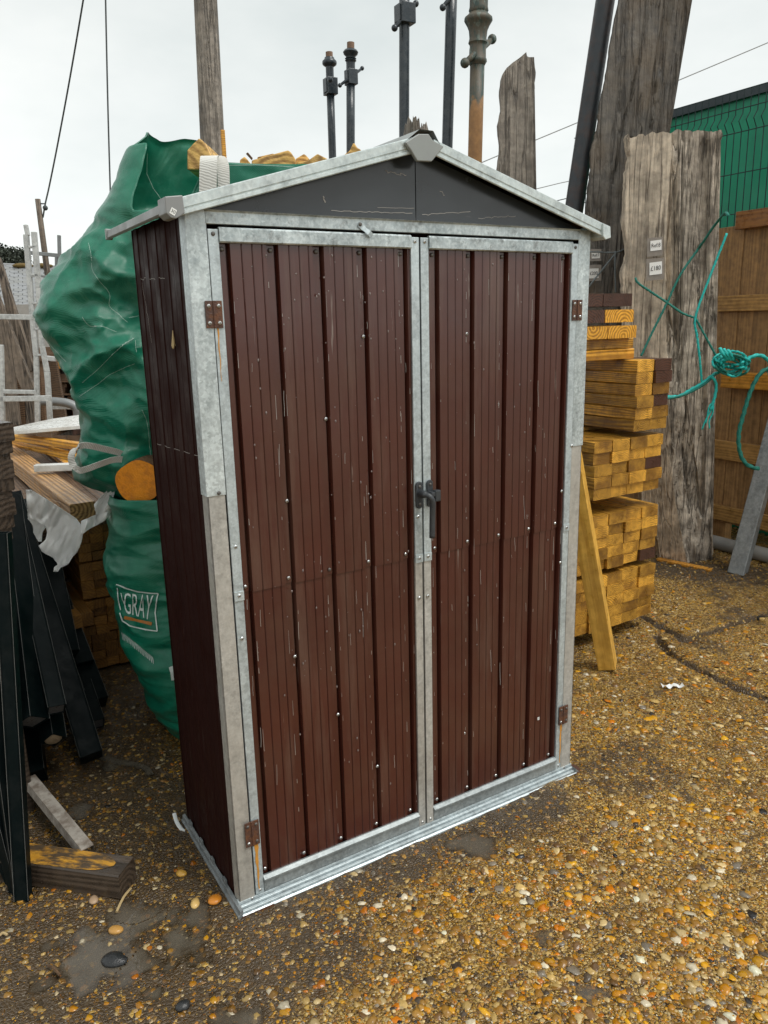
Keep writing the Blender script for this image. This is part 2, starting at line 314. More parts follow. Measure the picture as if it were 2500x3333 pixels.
M['old_paint'] = old_paint()

# ground: exposed-aggregate concrete, wet; "mud" attribute darkens soil-covered parts
def ground_mat():
    m, t, p = new_mat('wet_aggregate_concrete'); v = coords(t, rnd=False)
    at_ = N(t, 'ShaderNodeAttribute', attribute_name='mud').outputs['Fac']
    cell = sep(t, voro(t, v, 95)); cell2 = sep(t, voro(t, v, 210))
    stone = ramp(t, cell[0], [(.0, (.020, .011, .003)), (.25, (.13, .062, .008)), (.45, (.32, .165, .022)), (.62, (.50, .27, .030)), (.78, (.66, .44, .11)), (.9, (.46, .17, .008)), (1.0, (.80, .68, .42))])
    fine = ramp(t, cell2[1], [(.0, (.022, .012, .003)), (.4, (.17, .085, .012)), (.75, (.46, .27, .050)), (1.0, (.74, .54, .20))])
    d = voro(t, v, 95, 'DISTANCE_TO_EDGE', 'Distance')
    c = mix(t, ramp(t, d, [(.02, 0.0), (.12, 1.0)]), (.050, .028, .006), stone)
    c = mix(t, ramp(t, noise_n(t, v, 30, 4), [(.42, .0), (.58, 1.0)]), c, fine)
    c = mix(t, ramp(t, noise_n(t, v, 1.7, 6, .6), [(.4, .0), (.7, .55)]), c, (.10, .055, .010))
    mudc = mix(t, noise_n(t, v, 40, 8, .7), (.018, .012, .007), (.135, .088, .042))
    mudc = mix(t, ramp(t, cell[2], [(.82, 0.0), (.9, .7)]), mudc, stone)
    c = mix(t, ramp(t, noise_n(t, v, 320, 2), [(.64, 0.0), (.72, .6)]), c, (.80, .68, .46))
    f = ramp(t, math_n(t, 'ADD', at_, math_n(t, 'MULTIPLY', math_n(t, 'SUBTRACT', noise_n(t, v, 16, 7, .65), .5), 1.3)), [(.35, 0.0), (.7, 1.0)])
    c = mix(t, f, c, mudc)
    L(t, c, p.inputs['Base Color'])
    L(t, ramp(t, noise_n(t, v, 14, 6), [(.35, .10), (.65, .38)]), p.inputs['Roughness'])
    h = math_n(t, 'ADD', math_n(t, 'MULTIPLY', math_n(t, 'MINIMUM', d, .25), 2.2), noise_n(t, v, 120, 6, .65))
    bump(t, p, h, .8, .006)
    return m
M['ground'] = ground_mat()
def pebble_mat():
    m, t, p = new_mat('wet_pebbles'); v = coords(t, rnd=False)
    a = N(t, 'ShaderNodeVertexColor', layer_name='stone').outputs[0]
    c = mix(t, noise_n(t, v, 160, 5, .6), mix(t, 1.0, a, (.42, .36, .30), 'MULTIPLY'), mix(t, 1.0, a, (1.0, 1.0, 1.0), 'MULTIPLY'))
    L(t, c, p.inputs['Base Color']); L(t, ramp(t, noise_n(t, v, 40, 3), [(.3, .08), (.7, .32)]), p.inputs['Roughness'])
    bump(t, p, noise_n(t, v, 220, 4), .25, .002)
    return m
M['pebble'] = pebble_mat()
def water_mat():
    m, t, p = new_mat('puddle_water'); t.nodes.remove(p); v = coords(t, rnd=False)
    out = [n for n in t.nodes if n.type == 'OUTPUT_MATERIAL'][0]
    tr = N(t, 'ShaderNodeBsdfTransparent'); tr.inputs[0].default_value = (.84, .80, .72, 1)
    gl = N(t, 'ShaderNodeBsdfGlossy', i_Roughness=.03); gl.inputs[0].default_value = (.95, .97, 1, 1)
    fr = N(t, 'ShaderNodeFresnel', i_IOR=1.34); b = N(t, 'ShaderNodeBump', i_Strength=.25, i_Distance=.002)
    L(t, noise_n(t, v, 22, 3), b.inputs['Height']); L(t, b.outputs[0], gl.inputs['Normal']); L(t, b.outputs[0], fr.inputs['Normal'])
    di = N(t, 'ShaderNodeBsdfDiffuse'); di.inputs[0].default_value = (.17, .148, .115, 1)  # silt colour, with the sky's grey reflection painted into the diffuse
    m0 = N(t, 'ShaderNodeMixShader'); L(t, N(t, 'ShaderNodeAttribute', attribute_name='silt_sheen').outputs['Fac'], m0.inputs[0]); L(t, tr.outputs[0], m0.inputs[1]); L(t, di.outputs[0], m0.inputs[2])
    mx = N(t, 'ShaderNodeMixShader'); L(t, fr.outputs[0], mx.inputs[0]); L(t, m0.outputs[0], mx.inputs[1]); L(t, gl.outputs[0], mx.inputs[2])
    L(t, mx.outputs[0], out.inputs[0])
    return m
M['water'] = water_mat()

# ------------------------------------------------------------------ object helpers
def tag(o, label=None, cat=None, group=None, kind=None):
    if label: o['label'] = label
    if cat: o['category'] = cat
    if group: o['group'] = group
    if kind: o['kind'] = kind
    return o
def empty(name, loc, label, cat, group=None, rz=0.0):
    o = bpy.data.objects.new(name, None); COL.objects.link(o); o.location = loc; o.rotation_euler = (0, 0, rz)
    o.empty_display_size = .05
    return tag(o, label, cat, group)
def V(p): return Vector([float(c) for c in p])
class MB:
    def __init__(s): s.v = []; s.f = []; s.mi = []; s.m = 0
    def add(s, vs, fs):
        o = len(s.v); s.v += [tuple(float(c) for c in p) for p in vs]; s.f += [[i + o for i in f] for f in fs]; s.mi += [s.m] * len(fs)
        return s
    def box(s, lo, hi, mat=None):
        x0, y0, z0 = lo; x1, y1, z1 = hi
        vs = [Vector(p) for p in ((x0, y0, z0), (x1, y0, z0), (x1, y1, z0), (x0, y1, z0), (x0, y0, z1), (x1, y0, z1), (x1, y1, z1), (x0, y1, z1))]
        if mat is not None: vs = [mat @ p for p in vs]
        return s.add(vs, [[3, 2, 1, 0], [4, 5, 6, 7], [0, 1, 5, 4], [1, 2, 6, 5], [2, 3, 7, 6], [3, 0, 4, 7]])
    def prism(s, pts, axis, a, b):
        """polygon pts (two coords) extruded along axis from a to b"""
        def mk(p, w):
            q = list(p); q.insert(axis, w); return q
        n = len(pts)
        s.add([mk(p, a) for p in pts] + [mk(p, b) for p in pts],
              [[i, (i + 1) % n, n + (i + 1) % n, n + i] for i in range(n)] + [list(range(n))[::-1], list(range(n, 2 * n))])
        return s
    def sheet(s, prof, z0, z1, axis='x'):
        """open profile [(x,y)..] swept from z0 to z1 (vertical ribbed sheet)"""
        n = len(prof)
        return s.add([(x, y, z0) for x, y in prof] + [(x, y, z1) for x, y in prof], [[i, i + 1, n + i + 1, n + i] for i in range(n - 1)])
    def tube(s, pts, r, n=8, caps=True, twist=0.0, lobes=0, flat=None):
        pts = [V(p) for p in pts]; R_ = r if hasattr(r, '__len__') else [r] * len(pts)
        up = None; ring = []; acc = 0
        for i, p in enumerate(pts):
            d = (pts[min(i + 1, len(pts) - 1)] - pts[max(i - 1, 0)]).normalized()
            if i: acc += (p - pts[i - 1]).length
            if up is None:
                up = Vector((0, 0, 1)) if abs(d.z) < .9 else Vector((1, 0, 0))
            a = d.cross(up).normalized(); up = a.cross(d).normalized()
            for k in range(n):
                th = 2 * math.pi * k / n
                rr = R_[i] * (1 + (.28 * math.cos(lobes * (th - acc * twist)) if lobes else 0))
                ca, cb = math.cos(th), math.sin(th)
                if flat: ring.append(p + a * ca * rr * flat[0] + up * cb * rr * flat[1])
                else: ring.append(p + a * ca * rr + up * cb * rr)
        m = len(pts); fs = [[i * n + k, i * n + (k + 1) % n, (i + 1) * n + (k + 1) % n, (i + 1) * n + k] for i in range(m - 1) for k in range(n)]
        if caps: fs += [list(range(n))[::-1], [(m - 1) * n + k for k in range(n)]]
        return s.add(ring, fs)
    def lathe(s, a, b, prof, n=20):
        """prof [(t 0..1, r)] between points a and b"""
        a, b = V(a), V(b); d = (b - a).normalized(); up = Vector((1, 0, 0)) if abs(d.x) < .9 else Vector((0, 1, 0))
        e1 = d.cross(up).normalized(); e2 = e1.cross(d)
        vs = []
        for t, r in prof:
            c = a.lerp(b, t)
            for k in range(n):
                th = 2 * math.pi * k / n; vs.append(c + e1 * math.cos(th) * r + e2 * math.sin(th) * r)
        m = len(prof)
        return s.add(vs, [[i * n + k, i * n + (k + 1) % n, (i + 1) * n + (k + 1) % n, (i + 1) * n + k] for i in range(m - 1) for k in range(n)] + [list(range(n))[::-1], [(m - 1) * n + k for k in range(n)]])
    def ball(s, c, r, n=10, sc=(1, 1, 1)):
        vs = []; c = V(c)
        for i in range(1, n // 2 + 2):
            ph = math.pi * (i - .5) / (n // 2 + 1)
            for k in range(n):
                th = 2 * math.pi * k / n
                vs.append(c + Vector((math.sin(ph) * math.cos(th) * r * sc[0], math.sin(ph) * math.sin(th) * r * sc[1], math.cos(ph) * r * sc[2])))
        m = n // 2 + 1
        return s.add(vs, [[i * n + k, (i + 1) * n + k, (i + 1) * n + (k + 1) % n, i * n + (k + 1) % n] for i in range(m - 1) for k in range(n)] + [list(range(n)), [(m - 1) * n + k for k in range(n)][::-1]])
    def build(s, name, mats, parent=None, loc=None, smooth=False, bevel=0.0, origin=None, fix=True):
        """link as one object. origin: world point that becomes the object's own origin"""
        me = bpy.data.meshes.new(name); off = Vector((0, 0, 0))
        if origin is not None: off = V(origin)
        me.from_pydata([tuple(Vector(p) - off) for p in s.v], [], s.f)
        for m in (mats if isinstance(mats, (list, tuple)) else [mats]): me.materials.append(m)
        if any(s.mi): me.polygons.foreach_set('material_index', s.mi)
        if fix:
            bm = bmesh.new(); bm.from_mesh(me); bmesh.ops.recalc_face_normals(bm, faces=bm.faces); bm.to_mesh(me); bm.free()
        if smooth: me.shade_smooth() if hasattr(me, 'shade_smooth') else None
        o = bpy.data.objects.new(name, me); COL.objects.link(o)
        if parent is not None:
            o.parent = parent
            if origin is not None: o.location = off - PW(parent)
        elif origin is not None: o.location = off
        if loc is not None: o.location = loc
        if bevel:
            md = o.modifiers.new('edge', 'BEVEL'); md.width = bevel; md.segments = 2; md.limit_method = 'ANGLE'
        return o
def PW(o):
    w = Vector((0, 0, 0))
    while o is not None: w += Vector(o.location); o = o.parent
    return w
def copy_obj(o, parent=None, loc=None, rot=None):
    c = o.copy(); COL.objects.link(c); c.parent = parent
    if loc is not None: c.location = loc
    if rot is not None: c.rotation_euler = rot
    return c
def smoothpath(pts, n=10):
    P = [V(p) for p in pts]; out = []
    for i in range(len(P) - 1):
        a, b, c, d = P[max(i - 1, 0)], P[i], P[i + 1], P[min(i + 2, len(P) - 1)]
        for k in range(n):
            t = k / n
            out.append(.5 * ((2 * b) + (c - a) * t + (2 * a - 5 * b + 4 * c - d) * t * t + (3 * b - a - 3 * c + d) * t ** 3))
    out.append(P[-1]); return out
def fbm(p, o=4): return noise.fractal(p, 1.0, 2.0, o)

# =================================================================== GROUND
def vnoise(x, y, s, seed):
    x = x * s + seed * 17.3; y = y * s + seed * 9.1
    xi = np.floor(x).astype(int); yi = np.floor(y).astype(int); fx = x - xi; fy = y - yi
    fx = fx * fx * (3 - 2 * fx); fy = fy * fy * (3 - 2 * fy)
    def h(a, b):
        n = (a * 374761393 + b * 668265263 + seed * 974711) & 0xffffffff
        n = ((n ^ (n >> 13)) * 1274126177) & 0xffffffff
        return ((n ^ (n >> 16)) & 0xffff) / 65535.0
    return (h(xi, yi) * (1 - fx) + h(xi + 1, yi) * fx) * (1 - fy) + (h(xi, yi + 1) * (1 - fx) + h(xi + 1, yi + 1) * fx) * fy
def fb(x, y, s, seed, o=4): return sum(vnoise(x, y, s * 2 ** k, seed + k) * .5 ** k for k in range(o)) / (2 - .5 ** (o - 1)) - .5
def segd(x, y, a, b):
    ax, ay = a[:2]; bx, by = b[:2]; dx, dy = bx - ax, by - ay
    t = np.clip(((x - ax) * dx + (y - ay) * dy) / (dx * dx + dy * dy), 0, 1)
    return np.hypot(x - ax - t * dx, y - ay - t * dy), t
CR = [[gz(*z8(905, 1185)), gz(*z8(980, 1290)), gz(*z8(1200, 1420)), gz(*z8(1430, 1530)), gz(*z8(1659, 1615)), gz(1850, 1620)],
      [gz(*z8(800, 1050)), gz(*z8(950, 1130)), gz(*z8(1110, 1215)), gz(*z8(1300, 1150)), gz(*z8(1659, 1040)), gz(1900, 1270)],
      [gz(*z8(910, 1190)), gz(*z8(1110, 1215))],
      [gz(*z7(600, 290)), gz(*z7(760, 345)), gz(*z7(900, 390)), gz(*z7(1060, 430))]]
PUD = [(*gz(210, 2050)[:2], .15, .70), (*gz(350, 2100)[:2], .15, .66), (*gz(90, 2140)[:2], .08, .55), (*gz(430, 1990)[:2], .08, .55), (*gz(280, 1975)[:2], .07, .5), (*gz(165, 1755)[:2], .06, .95), (*gz(230, 1660)[:2], .06, .85),
       (*gz(1015, 1825)[:2], .08, .88), (*gz(1180, 2020)[:2], .05, .8), (*gz(520, 2190)[:2], .07, .78), (*gz(1280, 2160)[:2], .06, .85)]
def height(x, y):
    h = .0075 + .011 * fb(x, y, 3.1, 3) + .014 * fb(x, y, 21, 9, 4)
    for (cx, cy, r, a) in PUD: h = h - .0125 * a * np.exp(-((x - cx) ** 2 + (y - cy) ** 2) / r ** 2)
    wob = .03 * fb(x, y, 9, 21)
    for k, line in enumerate(CR):
        for a, b in zip(line[:-1], line[1:]):
            d, t = segd(x + wob, y + wob, a, b); h = h - (.030 if k < 2 else .014) * np.exp(-(d / .013) ** 2) - .002 * np.exp(-(d / .04) ** 2)
    # brushed ridges on the slab beyond the joint
    m = np.clip((y - .75) / .3, 0, 1) * np.clip((x - 2.45) / .25, 0, 1)
    return h + m * .011 * np.sin((x * .35 + y) * 2 * np.pi / .068 + 6 * fb(x, y, 2.5, 5))
def mudmap(x, y):
    n = fb(x, y, 2.2, 33) * .9
    a = 1 - np.clip((x - .05 + n * .5) / .45, 0, 1)                        # left of the shed
    b = np.clip((y + .62 + .25 * (x > 9) + n * .5) / .28, 0, 1)
    left = a * b
    d, _ = segd(x, y, (-.1, -.06), (.95, -.06)); front = np.clip(1.25 - d / (.17 + .15 * n), 0, 1)
    d2, _ = segd(x, y, CR[0][1], CR[0][4]); cr = .5 * np.clip(1.2 - d2 / .06, 0, 1)
    for ln_ in CR[:2]:
        for a_, b_ in zip(ln_[:-1], ln_[1:]): cr = np.maximum(cr, np.clip(1.6 - segd(x, y, a_, b_)[0] / .022, 0, 1))
    d3, _ = segd(x, y, (1.25, .35), (2.2, .95)); ba = .5 * np.clip(1.2 - d3 / .16, 0, 1)
    d4, _ = segd(x, y, (3.3, 1.25), (4.0, .2)); fe = .9 * np.clip(1.4 - d4 / .25, 0, 1)
    back = .75 * np.clip((y - 1.9) / .5, 0, 1)
    back = np.maximum(back, .62 * np.clip((fb(x, y, 2.1, 91) - .13) / .10, 0, 1)); back = np.maximum(back, .55 * np.clip((fb(x, y, 9, 61) - .16) / .08, 0, 1))
    return np.clip(np.maximum.reduce([left, front, cr, ba, fe, back]), 0, 1)
xs = np.concatenate([-np.geomspace(90, 1.5, 22), np.arange(-1.3, 3.9, .0125), np.geomspace(4.0, 90, 24)])
ys = np.concatenate([-np.geomspace(60, 1.6, 18), np.arange(-1.45, 2.4, .0125), np.geomspace(2.5, 120, 40)])
X, Y = np.meshgrid(xs, ys); Z = height(X, Y)
far = np.clip((np.hypot(X - 1, Y - .5) - 4) / 6, 0, 1); Z = Z * (1 - far)
me = bpy.data.meshes.new('ground'); nx, ny = len(xs), len(ys)
me.vertices.add(nx * ny); me.vertices.foreach_set('co', np.stack([X, Y, Z], -1).astype(np.float32).ravel())
I = np.arange(nx * ny).reshape(ny, nx); Q = np.stack([I[:-1, :-1], I[:-1, 1:], I[1:, 1:], I[1:, :-1]], -1).reshape(-1, 4)
me.loops.add(Q.size); me.loops.foreach_set('vertex_index', Q.astype(np.int32).ravel())
me.polygons.add(len(Q)); me.polygons.foreach_set('loop_start', (np.arange(len(Q)) * 4).astype(np.int32)); me.update(calc_edges=True)
at_ = me.attributes.new('mud', 'FLOAT', 'POINT'); at_.data.foreach_set('value', mudmap(X, Y).astype(np.float32).ravel())
me.materials.append(M['ground']); me.shade_smooth()
go = bpy.data.objects.new('ground', me); COL.objects.link(go); tag(go, kind='structure')
# puddle water (one level sheet; it shows where the concrete dips)
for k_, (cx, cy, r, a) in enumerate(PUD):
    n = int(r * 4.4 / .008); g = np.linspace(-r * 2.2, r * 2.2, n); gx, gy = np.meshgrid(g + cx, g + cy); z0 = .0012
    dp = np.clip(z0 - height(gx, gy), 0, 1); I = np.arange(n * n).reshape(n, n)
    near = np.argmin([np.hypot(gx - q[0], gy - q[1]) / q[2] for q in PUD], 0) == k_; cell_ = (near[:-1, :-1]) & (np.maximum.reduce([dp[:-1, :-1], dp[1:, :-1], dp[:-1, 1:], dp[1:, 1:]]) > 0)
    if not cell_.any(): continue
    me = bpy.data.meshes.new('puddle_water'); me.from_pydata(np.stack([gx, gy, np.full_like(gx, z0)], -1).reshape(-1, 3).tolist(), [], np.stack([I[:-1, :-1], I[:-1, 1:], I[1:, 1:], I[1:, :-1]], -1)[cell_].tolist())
    q = me.attributes.new('silt_sheen', 'FLOAT', 'POINT'); q.data.foreach_set('value', (.62 * (1 - np.exp(-dp / .0030))).astype(np.float32).ravel()); me.materials.append(M['water'])
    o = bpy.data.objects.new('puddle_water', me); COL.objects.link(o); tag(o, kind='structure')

# pebbles
def half_sphere(sub):
    bm = bmesh.new(); bmesh.ops.create_icosphere(bm, subdivisions=sub, radius=1.0)
    bmesh.ops.delete(bm, geom=[v for v in bm.verts if v.co.z < -.35], context='VERTS'); bmesh.ops.triangulate(bm, faces=bm.faces)
    bm.verts.ensure_lookup_table(); v = np.array([v.co[:] for v in bm.verts]); f = np.array([[q.index for q in p.verts] for p in bm.faces]); bm.free(); return v, f
PAL = np.array([(.62, .27, .008), (.78, .40, .015), (.42, .23, .045), (.66, .46, .16), (.84, .76, .56), (.22, .12, .04), (.68, .22, .006), (.10, .075, .05), (.30, .26, .20), (.03, .028, .028), (.36, .18, .025), (.72, .55, .26)])
PW_ = np.array([.14, .10, .14, .13, .055, .11, .05, .045, .04, .02, .10, .09]); PW_ /= PW_.sum()
def pebbles(name, n, rlo, rhi, sub, xr, yr, falloff, seed, label):
    rg = np.random.default_rng(seed); v, f = half_sphere(sub)
    x = rg.uniform(*xr, n * 6); y = rg.uniform(*yr, n * 6)
    dist2 = (x - CAMP[0]) ** 2 + (y - CAMP[1]) ** 2
    w = np.clip(falloff / dist2, 0, 1); mud = mudmap(x, y)
    dn = np.clip(.75 + 1.6 * fb(x, y, 4, 77), .1, 1) * (1 - .60 * mud)
    ins = (x > -.01) & (x < 1.22) & (y > -.04) & (y < .5)
    hx, hy = x - CAMP[0], y - CAMP[1]; fwd = hx * HD[0] + hy * HD[1]; side = hx * RD[0] + hy * RD[1]
    vis = (np.abs(side) < fwd * .56 + .1) & (fwd > .8)
    for ln_ in CR[:2]:
        for a_, b_ in zip(ln_[:-1], ln_[1:]): ins = ins | (segd(x + .03 * fb(x, y, 9, 21), y + .03 * fb(x, y, 9, 21), a_, b_)[0] < .020)
    k = (rg.random(len(x)) < w * dn) & ~ins & vis; x, y, mud = x[k][:n], y[k][:n], mud[k][:n]; n = len(x)
    u = rg.random(n); r = rlo + (rhi - rlo) * u ** 3.6
    r = r * (1 - .3 * mud)
    el = rg.uniform(.62, 1.0, n); hh = rg.uniform(.22, .52, n); th = rg.uniform(0, 2 * np.pi, n)
    P = v[None] * np.stack([r, r * el, r * hh], -1)[:, None, :]
    jit = 1 + rg.normal(0, .15 if sub > 1 else .2, (n, len(v))); P = P * jit[..., None]
    c, s = np.cos(th)[:, None], np.sin(th)[:, None]
    PX = P[..., 0] * c - P[..., 1] * s + x[:, None]; PY = P[..., 0] * s + P[..., 1] * c + y[:, None]
    tx, ty = rg.normal(0, .16, (2, n)); PZ = P[..., 2] + (PX - x[:, None]) * tx[:, None] + (PY - y[:, None]) * ty[:, None]
    PZ = PZ + (height(x, y) - r * hh * rg.uniform(.05, .55, n))[:, None]
    co = np.stack([PX, PY, PZ], -1).reshape(-1, 3); F = (f[None] + (np.arange(n) * len(v))[:, None, None]).reshape(-1, 3)
    me = bpy.data.meshes.new(name); me.vertices.add(len(co)); me.vertices.foreach_set('co', co.astype(np.float32).ravel())
    me.loops.add(F.size); me.loops.foreach_set('vertex_index', F.astype(np.int32).ravel())
    me.polygons.add(len(F)); me.polygons.foreach_set('loop_start', (np.arange(len(F)) * 3).astype(np.int32)); me.update(calc_edges=True)
    col = PAL[rg.choice(len(PAL), n, p=PW_)] * rg.uniform(.7, 1.25, (n, 1)); col = np.clip(col * (1 - .30 * mud[:, None]), 0, .9)
    cc = np.concatenate([np.repeat(col, len(v), 0), np.ones((len(co), 1))], 1)
    ca = me.color_attributes.new('stone', 'FLOAT_COLOR', 'POINT'); ca.data.foreach_set('color', cc.astype(np.float32).ravel())
    me.materials.append(M['pebble'])
    if sub > 1: me.shade_smooth()
    o = bpy.data.objects.new(name, me); COL.objects.link(o); tag(o, label, 'gravel', kind='stuff')
pebbles('gravel', 26000, .0040, .0175, 2, (-1.1, 3.0), (-1.3, 1.6), 1.5, 5, 'wet golden pebbles bedded in the concrete yard')
pebbles('fine_gravel', 100000, .0022, .0064, 1, (-1.1, 3.9), (-1.3, 2.4), 3.2, 8, 'fine tan and brown grit between the pebbles')

# =================================================================== SHED
W, D, H = 1.2, .445, 1.74
shed = empty('garden_shed', (0, 0, 0), 'small brown metal garden shed with galvanised frame and closed double doors', 'shed')
def S(name, mb, mat, parent=None, **k): return mb.build(name, mat, parent or shed, **k)
# corner posts (front): lower length and overlapping upper length
b = MB(); b.box((0, -.004, .012), (.043, .0, 1.15)); b.box((0, -.004, .012), (.004, .035, 1.15)); S('corner_post', b, M['zinc_warm'], bevel=.0015)
b = MB(); b.box((-.002, -.0065, 1.137), (.0445, -.0042, 1.766)); b.box((-.0025, -.0065, 1.137), (-.0002, .035, 1.766)); S('corner_post', b, M['zinc'], bevel=.001)
b = MB(); b.box((1.157, -.004, .012), (1.2, .0, 1.15)); b.box((1.196, -.004, .012), (1.2, .035, 1.15)); S('corner_post', b, M['zinc_warm'], bevel=.0015)
b = MB(); b.box((1.1555, -.0065, 1.137), (1.202, -.0042, 1.766)); b.box((1.2002, -.0065, 1.137), (1.2025, .035, 1.766)); S('corner_post', b, M['zinc'], bevel=.001)
# lintel
b = MB(); b.prism([(-.0075, 1.7385), (-.0075, 1.764), (-.013, 1.767), (.012, 1.768), (.012, 1.7385)], 0, .043, 1.157); S('lintel', b, M['zinc_stain'], bevel=.001)
# walls
def side_prof():
    pr = []; y = .036; pr.append((y, 0.0))
    while y < D - .03:
        pr += [(y + .030, 0), (y + .032, -.0022), (y + .064, -.0022), (y + .066, 0), (y + .078, 0), (y + .079, .002), (y + .080, 0)]; y += .082
    pr = [q for q in pr if q[0] < D]; pr.append((D, 0)); return pr
for xx, sg in ((0.003, 1), (1.197, -1)):
    b = MB(); sp = side_prof(); n = len(sp)
    for z0, z1, o in ((.02, .90, 0), (.885, 1.77, -.0015)):
        b.add([(xx + sg * (q[1] + o), q[0], z0) for q in sp] + [(xx + sg * (q[1] + o), q[0], z1) for q in sp], [[i, i + 1, n + i + 1, n + i] for i in range(n - 1)])
    S('side_wall', b, M['brown_shaded'], fix=False)
b = MB(); b.box((0, D, .02), (W, D + .003, 1.77)); S('back_wall', b, M['brown_shaded'])
b = MB(); b.box((.01, .01, 0.012), (W - .01, D - .01, .02)); S('shed_floor', b, M['zinc_warm'])
# base rails
b = MB()
b.prism([(-.034, .0), (-.034, .009), (-.029, .013), (-.0285, .009), (-.026, .009), (-.0255, .017), (-.018, .0185), (-.0175, .013), (-.0155, .013), (-.015, .024), (-.009, .026), (-.0085, .020), (-.0065, .020), (-.006, .033), (.01, .034), (.01, .0)], 0, -.004, 1.205)
S('threshold_rail', b, M['zinc_clean'], bevel=.0008)
b = MB(); b.prism([(-.016, .0), (-.016, .012), (-.011, .013), (-.010, .026), (-.001, .028), (-.001, .0)], 1, -.03, D + .02)
for k in range(4): b.box((-.0085, .085 + .1 * k, .027), (-.0015, .107 + .1 * k, .041))
S('base_rail', b, M['post_zinc'], bevel=.0008)
b = MB(); b.prism([(1.201, .0), (1.216, .0), (1.216, .012), (1.201, .028)], 1, -.03, D + .02); S('base_rail', b, M['post_zinc'])
b = MB(); b.box((.99, -.034, .0035), (1.235, .06, .0105)); S('wooden_underlay', b, M['rust'])
b = MB(); b.box((-.006, -.0345, .0005), (.085, -.0325, .010)); S('rusted_lip', b, M['rust'])
# gable panels
zr, ze, OV = 1.956, 1.775, .030
def gab(x0, x1): 
    f = lambda x: ze - .02 + (zr - ze) * (1 - abs(x - .6) / .63) - .002
    return [(x0, 1.765), (x1, 1.765), (x1, f(x1)), (x0, f(x0))]
b = MB(); b.prism(gab(.0, .598), 1, .006, .010); gp1 = S('gable_panel', b, M['gable'])
b = MB(); b.prism(gab(.6025, 1.2), 1, .0085, .0125); gp2 = S('gable_panel', b, M['gable'])
# roof sheets, rake trims, eaves
for sg in (-1, 1):
    b = MB(); xe = .6 + sg * (.6 + .027); n = 13; top = []
    for k in range(n):
        y = -.02 + (D + .12) * k / (n - 1); o = .010 if k % 2 else 0
        top += [(.6 + sg * .012, y, zr + .002 + o * .5), (xe, y, ze + .002 + o * .5)]
    b.add(top, [[2 * k, 2 * k + 1, 2 * k + 3, 2 * k + 2] for k in range(n - 1)]); S('roof_sheet', b, M['brown_shaded'])
    # rake trim: an angle with a folded lip
    dx = sg * 1.0; L_ = math.hypot(.63, zr - ze); ang = math.atan2(zr - ze, .63)
    b = MB()
    def pt(s, u, y):   # s along slope from ridge, u perpendicular up
        return (.6 + dx * (s * math.cos(ang) + u * math.sin(ang)), y, zr - s * math.sin(ang) + u * math.cos(ang))
    prof = [(-.030, -.0005), (-.030, .0015), (-.0335, .0035), (-.0335, -.018), (-.0315, -.0195), (-.0335, -.021), (-.0335, -.029), (-.0305, -.031), (-.0295, -.0285), (-.0315, -.0045), (.03, .0025), (.03, .0055), (-.0335, .0055)]
    prof = [(-.0335, .006), (-.036, .004), (-.036, -.0145), (-.0335, -.0165), (-.0335, -.019), (-.036, -.021), (-.036, -.027), (-.033, -.029), (-.031, -.027), (-.031, .002), (.03, .003), (.03, .006)]
    n = len(prof); b.add([pt(.028, q[1], q[0]) for q in prof] + [pt(L_ + .01, q[1], q[0]) for q in prof], [[i, (i + 1) % n, n + (i + 1) % n, n + i] for i in range(n)] + [list(range(n)), list(range(n, 2 * n))])
    S('rake_trim', b, M['zinc_rail'])
    b = MB(); xo = .6 + sg * .627
    b.prism([(xo, ze + .008), (xo + sg * .012, ze + .003), (xo + sg * .014, ze - .015), (xo + sg * .008, ze - .019), (xo + sg * .003, ze - .017), (xo + sg * .003, ze - .006), (xo, ze - .004)], 1, -.028, D + .10)
    S('eaves_trim', b, M['zinc_rail'] if sg > 0 else M['cap'], bevel=.001)
    b = MB(); b.box((min(xo, xo + sg * .016) - .001, D + .095, ze - .020), (max(xo, xo + sg * .016) + .001, D + .104, ze + .008)); S('trim_end_cap', b, M['cap'], bevel=.002)
# corner caps and ridge cap
def corner_cap(sg):
    b = MB(); xo = .6 + sg * .632
    pts = [(xo - .020, ze + .008), (xo + .018, ze + .013), (xo + .020, ze - .022), (xo + .008, ze - .030), (xo + .000, ze - .034), (xo - .010, ze - .033), (xo - .020, ze - .024)]
    if sg > 0: pts = [(xo - .018, ze + .008), (xo + .012, ze + .000), (xo + .016, ze - .031), (xo - .006, ze - .037), (xo - .016, ze - .028)]
    b.prism(pts, 1, -.0425, .012); return S('corner_cap', b, M['cap'] if sg < 0 else M['zinc_rail'], bevel=.002)
corner_cap(-1); corner_cap(1)
def xz(x, y, Y0): p = ony(x, y, Y0); return (p[0], p[2])
capp = [xz(*z2(*q), -.042) for q in ((950, 857), (1030, 806), (1090, 806), (1113, 842), (1182, 882), (1108, 972), (1022, 968), (985, 905))]
b = MB(); b.prism(capp, 1, -.048, -.0375)
b.add([(capp[0][0], -.037, capp[0][1]), (.585, -.037, zr + .016), (.625, -.037, zr + .016), (capp[4][0], -.037, capp[4][1]), (capp[0][0], D + .1, capp[0][1]), (.585, D + .1, zr + .016), (.625, D + .1, zr + .016), (capp[4][0], D + .1, capp[4][1])], [[0, 1, 5, 4], [1, 2, 6, 5], [2, 3, 7, 6]])
S('ridge_cap', b, M['cap'], bevel=.002)

